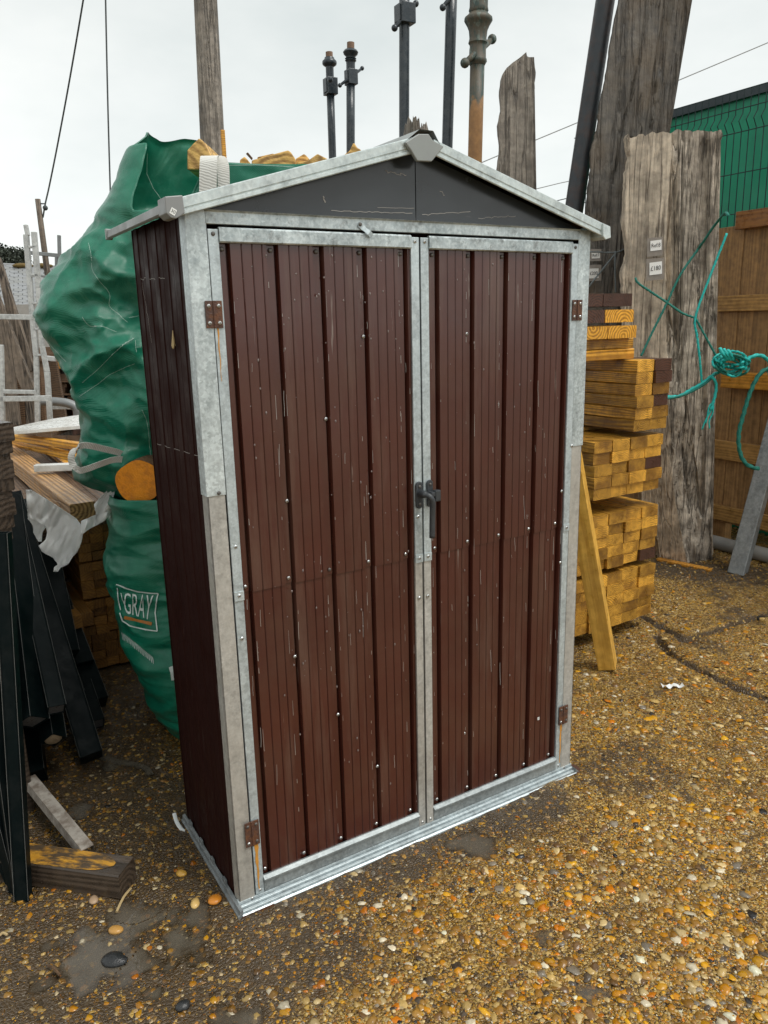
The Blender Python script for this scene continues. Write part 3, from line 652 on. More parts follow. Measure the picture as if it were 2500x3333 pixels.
# screws: pan head with crossed slot
b = MB(); b.lathe((0, 0, 0), (0, -.0034, 0), [(0, .0048), (.45, .0046), (.8, .0034), (1, .0016)], 12); b.m = 1
b.box((-.0026, -.0037, -.0005), (.0026, -.003, .0005)); b.box((-.0005, -.0037, -.0026), (.0005, -.003, .0026))
scr0 = b.build('screw', [M['screw'], M['screw_slot']]); scr_me = scr0.data; bpy.data.objects.remove(scr0)
scr_dull = scr_me.copy(); scr_dull.materials.clear(); scr_dull.materials.append(M['screw_dull']); scr_dull.materials.append(M['screw_slot'])
def screw(parent, x, y, z, dull=False, s=1.0, rz=0.0):
    o = bpy.data.objects.new('screw', scr_dull if dull else scr_me); COL.objects.link(o); o.parent = parent
    o.location = (x, y, z); o.rotation_euler = (0, random.uniform(0, 1.5), rz); o.scale = (s, s, s); return o

# doors
def door_profile(x0, x1, starts, pitch):
    """strip with screws, dark groove, raised pan with fine creases"""
    pr = [(x0, .006)]; 
    for i, sx in enumerate(starts):          # sx: where the low strip begins
        pan_end = sx
        if i > 0 or sx - x0 > .03:
            pass
        pr += [(sx, pr[-1][1]), (sx + .004, .006), (sx + .022, .006), (sx + .0232, .015), (sx + .0272, .015), (sx + .0285, .003), (sx + .030, -.0045)]
        nx_ = starts[i + 1] if i + 1 < len(starts) else x1
        s0 = sx + .031
        for q in (.30, .60, .88):
            c = s0 + (nx_ - s0) * q
            if c + .002 < min(nx_, x1) - .004: pr += [(c - .0020, -.0045), (c - .0010, -.0031), (c, -.0045), (c + .0010, -.0058), (c + .0020, -.0045)]
        pr.append((min(nx_, x1) - .001, -.0045))
    pr = [q for q in pr if q[0] <= x1]; pr.append((x1, pr[-1][1])); return pr
YD = 0.004
def make_door(x0, x1, hinge_left, starts):
    sx0, sx1 = x0 + (.023 if hinge_left else .024), x1 - (.023 if hinge_left else .024)
    b = MB(); b.box((x0 + .002, .030, .05), (x1 - .002, .034, 1.72)); d = S('door', b, M['brown_shaded'])
    d['label'] = 'left-hand brown door with the lever handle' if hinge_left else 'right-hand brown door with the handle keeper'
    pr = door_profile(sx0 - .004, sx1 + .004, starts, .118)
    for z0, z1, o, mm in ((.075, .889, .0035, 0), (.884, 1.712, 0, 1)):
        b = MB(); b.sheet([(x, y + YD + o) for x, y in pr], z0, z1); b.build('door_panel', M['brown'], d, fix=False)
    zc = M['zinc_clean']
    # stiles: lower and overlapping upper length
    for a, c, hs_ in ((x0, x0 + .0235, True), (x1 - .0235, x1, False)):
        outer = (hs_ == hinge_left)
        b = MB(); b.box((a, -.005, .034), (c, .001, .888)); b.box((a + .001, .001, .034), (a + .003, .025, .888)); b.build('stile', M['zinc_clean'] if outer else M['zinc_warm'], d, bevel=.0012)
        b = MB(); b.box((a - .0004, -.0068, .872), (c + .0006, -.0006, 1.728)); b.build('stile', M['zinc_clean'], d, bevel=.0012)
        for z in (.884,) : screw(d, (a + c) / 2, -.0068, z)
        screw(d, (a + c) / 2, -.0068, 1.718, dull=outer); screw(d, (a + c) / 2, -.005, .046, dull=False)
    b = MB(); b.prism([(-.0085, 1.7000), (-.0115, 1.703), (-.0115, 1.7285), (-.008, 1.7325), (.0, 1.7325), (.0, 1.7000)], 0, x0 + .0245, x1 - .0245); b.build('rail', M['zinc_stain'], d)
    b = MB(); b.prism([(-.0055, .036), (-.0055, .066), (-.0115, .069), (-.0115, .0745), (-.001, .081), (.004, .081), (.004, .036)], 0, x0 + .0245, x1 - .0245); b.build('rail', M['zinc_mid'], d)
    return d
dl = make_door(.0465, .5985, True, [.0675, .184, .301, .419, .538])
dr = make_door(.6045, 1.1545, False, [.636, .752, .868, .986, 1.095])
# screws on the panels
for s in (.0675, .184, .301, .419, .538):
    screw(dl, s + .0135, YD + .004, 1.688, dull=True, s=1.15); screw(dl, s + .0135, YD + .004, .094)
    screw(dl, s + .0135, YD + .004, .898, dull=(s == .301))
for s in (.636, .752, .868, .986, 1.095):
    screw(dr, s + .0135, YD + .004, 1.688, dull=True, s=1.15); screw(dr, s + .0135, YD + .004, .094)
    screw(dr, s + .0135, YD + .004, .898)
def scr_px(par, x, y, yy=YD + .004): p = ony(x, y, yy); screw(par, p[0], yy, p[2])
for q in ((785, 727), (704, 905), (620, 1082), (637, 1418), (730, 1543), (815, 1655)): scr_px(dl, *q)
for q in ((1008, 721), (1075, 873), (1137, 1007), (1128, 1291), (1066, 1437), (1003, 1584)): scr_px(dr, *q)
for q in ((509, 1181), (523, 1379), (903, 1116), (906, 1291)): scr_px(dl, *q, -.0068)
for q in ((1213, 1061), (1210, 1215), (924, 1287)): scr_px(dr, *q, -.0068)
p = ony(473, 1065, -.007); screw(shed, p[0], -.007, p[2], dull=True); p = ony(1235, 963, -.007); screw(shed, p[0], -.007, p[2])
screw(shed, .034, -.005, .03); screw(shed, 1.17, -.005, .03)
# overlap clips beside the stiles
for par, x in ((dl, .0465), (dl, .575), (dr, .6045), (dr, 1.131)):
    b = MB(); b.box((x - .0005, -.0082, .870), (x + .0245, -.0069, .894)); b.build('joining_clip', M['zinc_clean'], par, bevel=.001)
    screw(par, x + .012, -.0082, .884)
b = MB(); b.box((.02, .040, 1.66), (1.18, .055, 1.775)); S('header', b, M['brown_shaded'])
# gap filler between the doors
b = MB(); b.box((.59, .036, .04), (.615, .039, 1.70)); S('door_stop', b, M['post_zinc'])
# hinges
def hinge(xc, zt, zb, rust, door_left):
    h = MB(); w = .0195
    h.box((xc - w, -.0105, zb), (xc - .0012, -.0078, zt)); h.box((xc + .0012, -.0105, zb), (xc + w, -.0078, zt)); h.tube([(xc, -.011, zb), (xc, -.011, zt)], .0028, 8)
    o = S('hinge', h, M['rust'], bevel=.0008)
    for sx in (-.0115, .0115):
        for z in (zt - .011, zb + .011): screw(o, xc + sx, -.0105, z, dull=rust and (z > zb + .02 or sx > 0), s=.95)
    if rust:
        o['label'] = 'heavily rusted lower hinge'
hinge(.0465, 1.577, 1.518, False, True); hinge(.0465, .262, .190, True, True)
hinge(1.1555, 1.572, 1.513, False, False); hinge(1.1555, .266, .200, True, False)
def run(x, zt, zb, w, par):
    b = MB(); n = 10; vs = []; 
    for i in range(n + 1):
        t = i / n; ww = w * (1 - .75 * t) * (1 + .25 * math.sin(i * 2.1)); z = zt + (zb - zt) * t; xx = x + .0008 * math.sin(i * 1.3)
        vs += [(xx - ww / 2, -.0074 if zt > 1 else -.0058, z), (xx + ww / 2, -.0074 if zt > 1 else -.0058, z)]
    b.add(vs, [[2 * i, 2 * i + 1, 2 * i + 3, 2 * i + 2] for i in range(n)]); b.build('rust_run', M['rust_run'], par, fix=False)
run(.0535, 1.518, 1.40, .0035, dl); run(.056, .190, .050, .0105, dl); run(1.149, .200, .055, .009, dr)
# handle
hb = MB(); cx, cz = .5865, 1.063; pts = []
for k in range(20):
    th = 2 * math.pi * k / 20; pts.append((cx + .0115 * math.cos(th), cz + (.026 if math.sin(th) > 0 else -.026) + .0115 * math.sin(th)))
hb.prism(pts, 1, -.0145, -.0070)
handle = hb.build('door_handle', M['black'], dl, bevel=.002)
b = MB(); lev = smoothpath([(cx, -.012, cz + .004), (cx + .002, -.034, cz + .006), (cx + .010, -.047, cz + .001), (cx + .0175, -.050, cz - .015), (cx + .0185, -.047, cz - .05), (cx + .0175, -.046, cz - .115)], 6)
b.tube(lev, [.0105 if i < 8 else .0082 for i in range(len(lev))], 12); b.build('lever', M['black'], dl, smooth=True)
for z in (cz + .024, cz - .024): screw(dl, cx, -.0148, z, dull=True, s=.9)
b = MB(); cx2 = .6225; pts = []
for k in range(16):
    th = 2 * math.pi * k / 16; pts.append((cx2 + .010 * math.cos(th), cz + (.028 if math.sin(th) > 0 else -.028) + .010 * math.sin(th)))
b.prism(pts, 1, -.0125, -.0070); b.build('keeper_plate', M['black'], dr, bevel=.0015)
b = MB(); b.box((.612, -.034, cz - .006), (.640, -.0125, cz + .008)); b.box((.624, -.036, cz - .020), (.642, -.020, cz + .012)); b.build('keeper_block', M['black'], dr, bevel=.003)
for z in (cz + .026, cz - .028): screw(dr, cx2, -.0127, z, dull=True, s=.8)
# turn button on the lintel
p1 = ony(*z2(690, 1345), -.0135); p2 = ony(*z2(745, 1410), -.0135)
b = MB(); dv = V(p2) - V(p1); pv = Vector((-dv.z, 0, dv.x)).normalized() * .0062; q = []
for t, wd, yy in ((-.12, .7, -.0105), (.0, 1.25, -.0105), (.25, 1.1, -.0105), (.5, .85, -.013), (.8, 1.0, -.019), (1.05, 1.05, -.018), (1.15, .6, -.0175)):
    c = V(p1) + dv * t; q += [(c.x - pv.x * wd, yy, c.z - pv.z * wd), (c.x + pv.x * wd, yy, c.z + pv.z * wd)]
n = len(q); b.add(q + [(a, y + .0016, c) for a, y, c in q], [[2 * i, 2 * i + 1, 2 * i + 3, 2 * i + 2] for i in range(n // 2 - 1)] + [[n + 2 * i, n + 2 * i + 1, n + 2 * i + 3, n + 2 * i + 2] for i in range(n // 2 - 1)])
S('turn_button', b, M['zinc_clean']); screw(shed, p1[0], -.011, p1[2], dull=True)
# text as mesh
def text_mesh(body, size):
    cu = bpy.data.curves.new('t', 'FONT'); cu.body = body; cu.size = size; cu.align_x = 'CENTER'; cu.align_y = 'CENTER'; cu.resolution_u = 3
    o = bpy.data.objects.new('t', cu); COL.objects.link(o); bpy.context.view_layer.update()
    m = bpy.data.meshes.new_from_object(o.evaluated_get(bpy.context.evaluated_depsgraph_get())); bpy.data.objects.remove(o); bpy.data.curves.remove(cu)
    v = np.array([q.co[:] for q in m.vertices]); f = [list(p.vertices) for p in m.polygons]; bpy.data.meshes.remove(m); return v, f
def sticker(x, y, yy, w, h, body, size, par, rot=0.0):
    p = ony(x, y, yy); b = MB(); mt = Matrix.Translation((p[0], yy, p[2])) @ Matrix.Rotation(rot, 4, 'Y')
    b.box((-w / 2, -.0006, -h / 2), (w / 2, 0, h / 2), mt); s = b.build('sticker', M['white_sticker'], par)
    v, f = text_mesh(body, size); b = MB(); b.add([mt @ Vector((q[0], -.0009, q[1])) for q in v], f); b.build('lettering', M['ink'], s, fix=False)
sticker(374, 457, -.0430, .012, .013, '30', .010, shed, .5)
sticker(1163, 1552, YD - .0062, .008, .010, 'H', .007, dr, -.1)
# white bent strip at the back of the left base rail, hanging web on the wall, wax drip
b = MB(); pp = [gz(*z7(1045, 640), .035), gz(*z7(1060, 690), .022), gz(*z7(1085, 730), .012), gz(*z7(1110, 752), .010)]
b.tube(smoothpath(pp, 5), .006, 6, flat=(1, .35)); tag(b.build('bent_strip', M['paper']), 'bent white strip sticking out behind the left base rail of the shed', 'strip')
b = MB(); p = onx(*z4(1345, 1010), -.004); b.ball((-.007, p[1], p[2]), .007, 8, (.4, 1, 1)); b.lathe((-.006, p[1], p[2]), (-.004, p[1] + .002, p[2] + .036), [(0, .005), (1, .0008)], 6); S('sealant_drip', b, M['straw'])
# scuffs and scratches scraped into the paint
def squig(par, pts, w, yy, side=False, name='scratch'):
    b = MB(); P = []
    for q in pts:
        p = onx(*q, -.0005) if side else ony(*q, yy); P.append(p)
    for i in range(len(P) - 1):
        a, c = P[i], P[i + 1]; d = c - a; ax = (1, 2) if side else (0, 2); nn = np.array([-d[ax[1]], d[ax[0]]]); nn = nn / (np.linalg.norm(nn) + 1e-9) * w / 2
        def sh(p, s): 
            p = p.copy(); p[ax[0]] += nn[0] * s; p[ax[1]] += nn[1] * s; return p
        b.add([sh(a, -1), sh(a, 1), sh(c, 1), sh(c, -1)], [[0, 1, 2, 3]])
    return b.build(name, M['scuff'], par, fix=False)
rs = random.Random(4); SCR = {}
def jag(x0, y0, x1, y1, n, a): return [(x0 + (x1 - x0) * i / n + rs.uniform(-a, a), y0 + (y1 - y0) * i / n + rs.uniform(-a, a)) for i in range(n + 1)]
squig(gp1, jag(*z2(515, 1265), *z2(1000, 1280), 26, 1.2), .0012, .0052)
squig(gp1, jag(*z2(830, 1030), *z2(960, 1045), 16, 4), .0011, .0052)
squig(gp2, jag(*z2(1060, 1290), *z2(1350, 1270), 16, 1.4), .0012, .0078)
squig(gp2, jag(*z2(1400, 1310), *z2(1620, 1295), 14, 1.8), .0010, .0078)
squig(gp1, jag(*z2(790, 1245), *z2(1010, 1250), 6, .4), .0008, .0052)
squig(gp1, jag(*z2(462, 1180), *z2(476, 1212), 4, 1.5), .0030, .0052)
squig(gp2, jag(*z2(1168, 1155), *z2(1188, 1175), 5, 3), .0013, .0078)
squig(shed, jag(*z4(1080, 495), *z4(1300, 490), 14, 3.5), .0010, 0, True)
squig(shed, jag(*z4(1210, 1765), *z4(1540, 1860), 16, .8), .0010, 0, True)
squig(shed, jag(*z4(1095, 520), *z4(1200, 1150), 22, 1.1), .0012, 0, True)
for par, xa, xb in ((dl, 520, 880), (dr, 945, 1210)):
    b0 = []
    for k in range(26):
        x = rs.uniform(xa, xb); y = rs.uniform(600, 1700); l = rs.uniform(5, 60) * rs.random() + 5
        lo = 1885 - (x - 560) * .35; 
        if y + l > lo - 20: continue
        q_ = squig(par, jag(x, y, x + l * .03, y + l, 3, .5), rs.uniform(.0005, .0010), YD - .0052)
        SCR.setdefault(par.name, (par, MB()))[1].add([v_.co[:] for v_ in q_.data.vertices], [list(f_.vertices) for f_ in q_.data.polygons]); bpy.data.objects.remove(q_)

for par, sts in ((dl, [.0675, .184, .301, .419, .538]), (dr, [.636, .752, .868, .986, 1.095])):
    for sx in sts:
        for ex, pr_, yy in ((sx + .0008, .5, YD - .0052), (sx + .0305, .30, YD - .0052)):
            z = .12
            while z < 1.66:
                ln = rs.choice((.006, .012, .02, .05)) * rs.uniform(.6, 1.4)
                if rs.random() < pr_ and ex < (.573 if par is dl else 1.128):
                    b = MB(); w_ = rs.uniform(.0005, .0012); dx_ = rs.uniform(-.0006, .0006); b.add([(ex + dx_, yy, z), (ex + dx_ + w_, yy, z), (ex + dx_ + w_ * .8, yy, z + ln), (ex + dx_ + .0002, yy, z + ln)], [[0, 1, 2, 3]]); SCR.setdefault(par.name, (par, MB()))[1].add(b.v, b.f)
                z += ln + rs.uniform(.01, .09)
for par, mb_ in SCR.values():
    o = mb_.build('paint_scratches', M['scuff'], par, fix=False); o['kind'] = 'stuff'

for par, xa, xb, nd in ((dl, .10, .56, 120), (dr, .66, 1.11, 40)):
    b = MB()
    for k in range(nd):
        x = rs.uniform(xa, xb); z = 1.68 - 1.1 * rs.random() ** 1.4 if k % 4 else rs.uniform(.2, 1.6); r = rs.choice((.0009, .0012, .0018, .0026))
        b.ball((x, YD - .0046, z), r, 6, (1, .5, rs.uniform(1, 1.7)))
    o = b.build('water_drops', M['drop'], par, smooth=True); o['kind'] = 'stuff'

# =================================================================== RIGHT TIMBER STACK
def board_mesh(name, l, w, t, ch=.003):
    """length along x, origin at the front end centre"""
    b = MB(); a, c = w / 2, t / 2
    pr = [(-a + ch, -c), (a - ch, -c), (a, -c + ch), (a, c - ch), (a - ch, c), (-a + ch, c), (-a, c - ch), (-a, -c + ch)]
    b.prism(pr, 0, 0, l); o = b.build(name, M['gold']); me = o.data; bpy.data.objects.remove(o); return me
def me_mat(me, mat): m = me.copy(); m.materials.clear(); m.materials.append(mat); return m
ORD = ['first', 'second', 'third', 'fourth', 'fifth', 'sixth', 'seventh', 'eighth']
def board(me, name, end, direction, label, cat, group=None, roll=0.0):
    o = bpy.data.objects.new(name, me); COL.objects.link(o); o.location = end
    d = V(direction).normalized(); z = Vector((0, 0, 1)); y = z.cross(d).normalized(); zz = d.cross(y)
    R_ = Matrix((d, y, zz)).transposed().to_4x4() @ Matrix.Rotation(roll, 4, 'X'); o.rotation_euler = R_.to_euler()
    return tag(o, label, cat, group)
bw, bt = .112, .0535
m_gold = board_mesh('timber', 2.2, bw - .002, bt - .0015); m_dark = me_mat(m_gold, M['darkboard']); m_br = me_mat(m_gold, M['gold_bright'])
packs = [('bottom', .079, 5, 5, 2.45, 0), ('lower middle', .372, 5, 5, 2.452, .01), ('middle', .716, 5, 4, 2.450, .0), ('upper', 1.010, 6, 2, 2.452, -.02)]
SN = {'bottom': 5, 'lower middle': 5, 'middle': 5, 'upper': 6}
for pn, z0, rows, cols, xr, yo in packs:
    for r in range(rows):
        for c in range(cols):
            x = xr - bw * (c + .5); z = z0 + bt * (r + .5)
            dk = (pn == 'upper' and c == 0 and rows - 1 - r in (0, 1, 3)) or (pn == 'lower middle' and c == 0 and r == 0) or (pn == 'middle' and c == 0 and rows - 1 - r == 2)
            tone = 'dark brown' if dk else 'golden'
            lb = f'{tone} timber, {ORD[rows - 1 - r]} row down, {ORD[c]} from right, {pn} pack of right-hand stack'
            board(m_dark if dk else m_gold, 'timber', (x + random.uniform(-.002, .002), .70 + yo + random.uniform(-.010, .010), z), (random.uniform(-.002, .002), 1, random.uniform(-.001, .001)), lb, 'timber', 'timbers in the right-hand stack', random.uniform(-.012, .012))
# spacers (bearers) across
m_bear = board_mesh('bearer', .60, .07, .028)
for z, nm in ((.360, 'between the bottom and lower middle packs'), (.688, 'between the lower middle and middle packs'), (.994, 'under the upper pack')):
    board(me_mat(m_bear, M['oldbrown']) if z < .5 else m_bear, 'bearer', (1.86, 1.02, z), (1, 0, 0), 'thin cross bearer ' + nm + ' of the right-hand stack', 'bearer').scale = (1, 1, .7)
board(me_mat(board_mesh('bearer', .62, .09, .07), M['oldbrown']), 'bearer', (1.85, 1.0, .042), (1, 0, 0), 'dark floor bearer under the bottom pack of the right-hand stack', 'bearer')
board(me_mat(board_mesh('bearer', .62, .09, .07), M['oldbrown']), 'bearer', (1.85, 2.4, .042), (1, 0, 0), 'dark floor bearer at the back of the right-hand stack', 'bearer')
# pieces on top: two boards across, then three layers of wider dark and gold sleepers
m_x = board_mesh('timber', .42, .10, .045)
board(me_mat(m_x, M['gold_bright']), 'timber', (1.86, .80, 1.357), (1, 0, 0), 'golden board lying crosswise, lower one on top of the upper pack', 'timber')
board(m_x, 'timber', (1.86, .80, 1.404), (1, .02, 0), 'golden board lying crosswise, upper one on top of the upper pack', 'timber')
m_s = board_mesh('sleeper', 1.9, .178, .054); m_sd = me_mat(m_s, M['darkboard']); m_sb = me_mat(m_s, M['gold_bright'])
for k, (z, cols) in enumerate(((1.455, (m_sb, m_sb)), (1.5235, (m_sd, m_sb)), (1.592, (m_sd, m_sd)))):
    for c, mm in enumerate(cols):
        x = (1.975, 2.157)[c] + (.008 if k == 0 else -.004 * k)
        nm = ('lowest', 'middle', 'topmost')[k]; tone = 'dark brown' if mm is m_sd else 'golden'
        board(mm, 'sleeper', (x, .72 + .01 * k, z), (0, 1, 0), f'{tone} wide timber in the {nm} pair on the right-hand stack, {"left" if c == 0 else "right"} of the pair', 'timber')
for k, z in enumerate((1.4895, 1.5585)):
    board(me_mat(board_mesh('bearer', .36, .04, .0135), M['oldbrown']), 'bearer', (1.88, 1.15, z), (1, 0, 0), f'{("lower", "upper")[k]} thin spacer between the wide timbers on the right-hand stack', 'bearer')
# prop leaning against stack
a = np.array(gz(1312, 1446, .0)); top = ony(1212, 870, .60); dv = (top - a); dv = dv / np.linalg.norm(dv)
mp_ = me_mat(board_mesh('leaning_post', 1.32, .088, .075, .002), wood('bright_sawn_post', (.38, .18, .02), (.88, .52, .10), ring=.02, rough=.4, rvar=.02, rw=.12, blotch=(.42, .24, .05), blotch_amt=.5))
board(mp_, 'leaning_post', tuple(a + np.array([0, 0, .02])), dv, 'bright yellow square timber leaning against the right side of the timber stack', 'post', roll=-.45)

# =================================================================== ROW SLABS (big old timbers)
def row_slab(name, rows, h, thick, mat, label, cat, prof=None, amp=.006, crack=None, nx=34, step=.03, topjag=0.0, toground=True, lean=0.0, fscale=(9, 9, 1.6), mats=None, split=None, rough_side=None, edge=1.0):
    """upright timber: rows of (y, left, right) measured in the photo; its front stands h metres ahead"""
    L3 = [at(l, y, h + lean * i / max(1, len(rows) - 1)) for i, (y, l, r) in enumerate(rows)]; R3 = [at(r, y, h + lean * i / max(1, len(rows) - 1)) for i, (y, l, r) in enumerate(rows)]
    if toground:
        def ext(P):
            d = P[-1] - P[-2]; t = (P[-1][2] + .01) / -d[2]; return P[-1] + d * t
        L3.append(ext(L3)); R3.append(ext(R3))
    zs = [p[2] for p in L3]; n = max(2, int((zs[0] - zs[-1]) / step)); base = (L3[-1] + R3[-1]) / 2; base[2] = 0
    b = MB(); fr = []; 
    for j in range(n + 1):
        z = zs[0] + (zs[-1] - zs[0]) * j / n
        def lerp(P):
            for k in range(len(P) - 1):
                if P[k][2] >= z - 1e-6 >= P[k + 1][2] - 1e-3 or k == len(P) - 2:
                    t = (P[k][2] - z) / (P[k][2] - P[k + 1][2] + 1e-9); return P[k] + (P[k + 1] - P[k]) * min(max(t, 0), 1.02)
        l, r = lerp(L3), lerp(R3)
        rowp = []
        for i in range(nx + 1):
            s = i / nx; p = l + (r - l) * s; off = prof(s) if prof else 0
            q = Vector((p[0] * fscale[0], p[1] * fscale[1], p[2] * fscale[2]))
            am = amp * (rough_side(s) if rough_side else 1)
            off += am * (fbm(q, 5)) + am * .9 * abs(noise.noise(q * 2.3)) + am * .5 * abs(noise.noise(q * 6.1))
            if crack:
                for (pts, wdt, dep) in crack:
                    for (ya, sa), (yb, sb) in zip(pts[:-1], pts[1:]):
                        za, zb = ya, yb
                        if min(za, zb) <= z <= max(za, zb):
                            sc_ = sa + (sb - sa) * (z - za) / (zb - za) + .012 * noise.noise(Vector((z * 9, 3, sa)))
                            off += dep * math.exp(-((s - sc_) / wdt) ** 2)
            if i in (0, nx): 
                p = p + RD * edge * (.012 * noise.noise(Vector((p[2] * 7, h, i))) + .006 * noise.noise(Vector((p[2] * 31, h, i))))
            p = p + HD * off
            if topjag and j < 4: p = p + np.array([0, 0, topjag * (noise.noise(Vector((s * 14, h, 1))) + .5 * noise.noise(Vector((s * 37, h, 1)))) * (1 - j / 4)])
            rowp.append(p)
        fr.append(rowp)
    m = nx + 1; vs = [p for rw in fr for p in rw]; back = [p + HD * (thick - (prof(i / nx) if prof else 0)) for rw in fr for i, p in ((0, rw[0]), (nx, rw[-1]))]
    nb = len(vs); fs = []; mi = []
    for j in range(n):
        for i in range(nx):
            fs.append([j * m + i, (j + 1) * m + i, (j + 1) * m + i + 1, j * m + i + 1]); mi.append(0 if (split is None or (i + .5) / nx < split) else 1)
        fs += [[nb + 2 * j, nb + 2 * j + 2, (j + 1) * m, j * m], [j * m + nx, (j + 1) * m + nx, nb + 2 * j + 3, nb + 2 * j + 1], [nb + 2 * j + 1, nb + 2 * j + 3, nb + 2 * j + 2, nb + 2 * j]]; mi += [0, 1 if split else 0, 0]
    fs += [[nb] + list(range(m)) + [nb + 1]]; mi += [0]
    b.add(vs + back, fs); b.mi = mi
    o = b.build(name, [mat] + (mats or []), origin=base, smooth=True)
    try:
        o.data.set_sharp_from_angle(angle=math.radians(55))
    except Exception: pass
    return tag(o, label, cat)
z3r = lambda y, l, r: (y * .36, 1061.7 + l * .36, 1061.7 + r * .36)
# weathered upright sleeper
o = row_slab('upright_sleeper', [z3r(312, 212, 255), z3r(345, 170, 257), z3r(400, 100, 258), z3r(450, 66, 258), z3r(560, 50, 257), z3r(800, 46, 256), z3r(1000, 38, 258), z3r(1200, 32, 262)], 5.5, .05, M['grey_sleeper'], 'tall grey weathered plank with slanting top standing behind the shed roof', 'plank', amp=.004)
# big dark leaning timber (Ref 7)
cr7 = [([(3.6, .60), (3.2, .50), (2.75, .42), (2.3, .36)], .018, .02), ([(2.35, .62), (2.0, .52), (1.6, .48)], .014, .03), ([(3.6, .80), (2.6, .86)], .05, -.02)]
o = row_slab('leaning_timber', [z3r(-420, 870, 1290), z3r(-200, 810, 1225), z3r(0, 775, 1165), z3r(150, 742, 1150), z3r(400, 705, 1088), z3r(600, 668, 1050), z3r(790, 632, 1000), z3r(860, 620, 1000), z3r(1100, 588, 990), z3r(1400, 565, 960), z3r(1659, 550, 930)], 5.05, .06, M['dark_timber'],
             'huge dark weathered timber leaning behind the stack, tagged Ref:7', 'timber', prof=lambda s: .05 * abs(s - .55), amp=.02, crack=cr7, rough_side=lambda s: .5 + 1.6 * (s > .58), step=.025)
tim7 = o
o = row_slab('broken_board', [z3r(940, 868, 885), z3r(1100, 820, 900), z3r(1400, 775, 900), z3r(1659, 750, 880)], 4.9, .05, M['dark_timber'], 'narrow dark split board wedged between the two big leaning timbers', 'board', amp=.012, nx=12)
# pale slab (Ref 8)
cr8 = [([(2.5, .68), (2.2, .66), (2.0, .62), (1.8, .60), (1.55, .66), (1.2, .70), (.8, .62), (.4, .68)], .012, .028), ([(2.5, .80), (2.3, .78), (2.15, .82)], .010, .02), ([(2.55, .52), (2.45, .55)], .02, .02), ([(1.1, .80), (.3, .86)], .02, .03), ([(1.75, .88), (1.2, .84)], .015, .02)]
o = row_slab('oak_slab', [z3r(765, 880, 1392), z3r(800, 872, 1392), z3r(950, 868, 1378), z3r(1250, 852, 1352), z3r(1659, 842, 1338), (915, 1372, 1542), (1000, 1385, 1535), (1120, 1415, 1538), (1205, 1440, 1545)], 4.62, .20, M['pale_slab'],
             'thick weathered oak slab with a smooth pale face and split rough face, tagged Ref:8', 'timber', prof=lambda s: .13 * (.42 - s) / .42 if s < .42 else .05 * (s - .42), amp=.022, crack=cr8, rough_side=lambda s: .18 if s < .42 else 1.9, mats=[M['rough_slab']], split=.44, nx=46, step=.02, edge=1.9, topjag=.02)
slab8 = o
# broken stump end behind ridge
o = row_slab('broken_post', [z2(0, 700)[1:] + (z2(960, 0)[0], z2(1085, 0)[0]), z2(0, 760)[1:] + (z2(955, 0)[0], z2(1095, 0)[0]), z2(0, 900)[1:] + (z2(950, 0)[0], z2(1100, 0)[0])], 3.6, .12, M['grey_sleeper'], 'jagged broken end of a grey post showing behind the shed ridge', 'post', prof=lambda s: .05 * (2 * s - 1) ** 2, amp=.02, topjag=.05, step=.02)

# price tags
def tagcard(sl_, cd, body, h, parent_note, tilt=0.0, size=.05):
    (sx0, sy0, sx1, sy1), (cx0, cy0, cx1, cy1) = sl_, cd
    P = lambda x, y, o: V(at(x, y, h - o))
    c = P((sx0 + sx1) / 2, (sy0 + sy1) / 2, 0)
    e = empty('price_tag', c, parent_note, 'tag')
    def quad(x0, y0, x1, y1, o, th):
        k = tilt; v = [P(x0, y1 - k, o), P(x1, y1 + k, o), P(x1, y0 + k, o), P(x0, y0 - k, o)]
        w = [q + V(HD) * th for q in v]
        return [q - c for q in v + w], [[0, 1, 2, 3], [7, 6, 5, 4], [0, 4, 5, 1], [1, 5, 6, 2], [2, 6, 7, 3], [3, 7, 4, 0]]
    b = MB(); b.add(*quad(sx0, sy0, sx1, sy1, 0, .002)); b.build('plastic_sleeve', M['sleeve'], e)
    b = MB(); b.add(*quad(cx0, cy0, cx1, cy1, .004, .001)); cdo = b.build('card', M['card'], e)
    v, f = text_mesh(body, 1.0); wx = v[:, 0].max() - v[:, 0].min(); sc = (cx1 - cx0) * .80 / wx
    b = MB(); mx, my = (cx0 + cx1) / 2, (cy0 + cy1) / 2
    b.add([P(mx + q[0] * sc, my - q[1] * sc * 1.25 + tilt * (q[0] * sc) / (cx1 - cx0) * 2, .006) - c for q in v], f); b.build('lettering', M['ink'], cdo, fix=False)
tagcard((1398, 513, 1432, 553), (1405, 519, 1429, 541), 'Ref:8', 4.585, 'white card reading Ref:8 in a plastic sleeve on the pale oak slab', -1.5)
tagcard((1396, 558, 1434, 605), (1403, 566, 1430, 593), '£180', 4.585, 'white card reading £180 in a plastic sleeve on the pale oak slab', -1.8)
tagcard((1266, 538, 1299, 564), (1278, 545, 1296, 558), 'Ref:7', 4.98, 'white card reading Ref:7 in a plastic sleeve on the dark leaning timber', -.5)
tagcard((1264, 572, 1299, 607), (1272, 580, 1293, 601), '£200', 4.98, 'white card reading £200 in a plastic sleeve on the dark leaning timber', -.5)

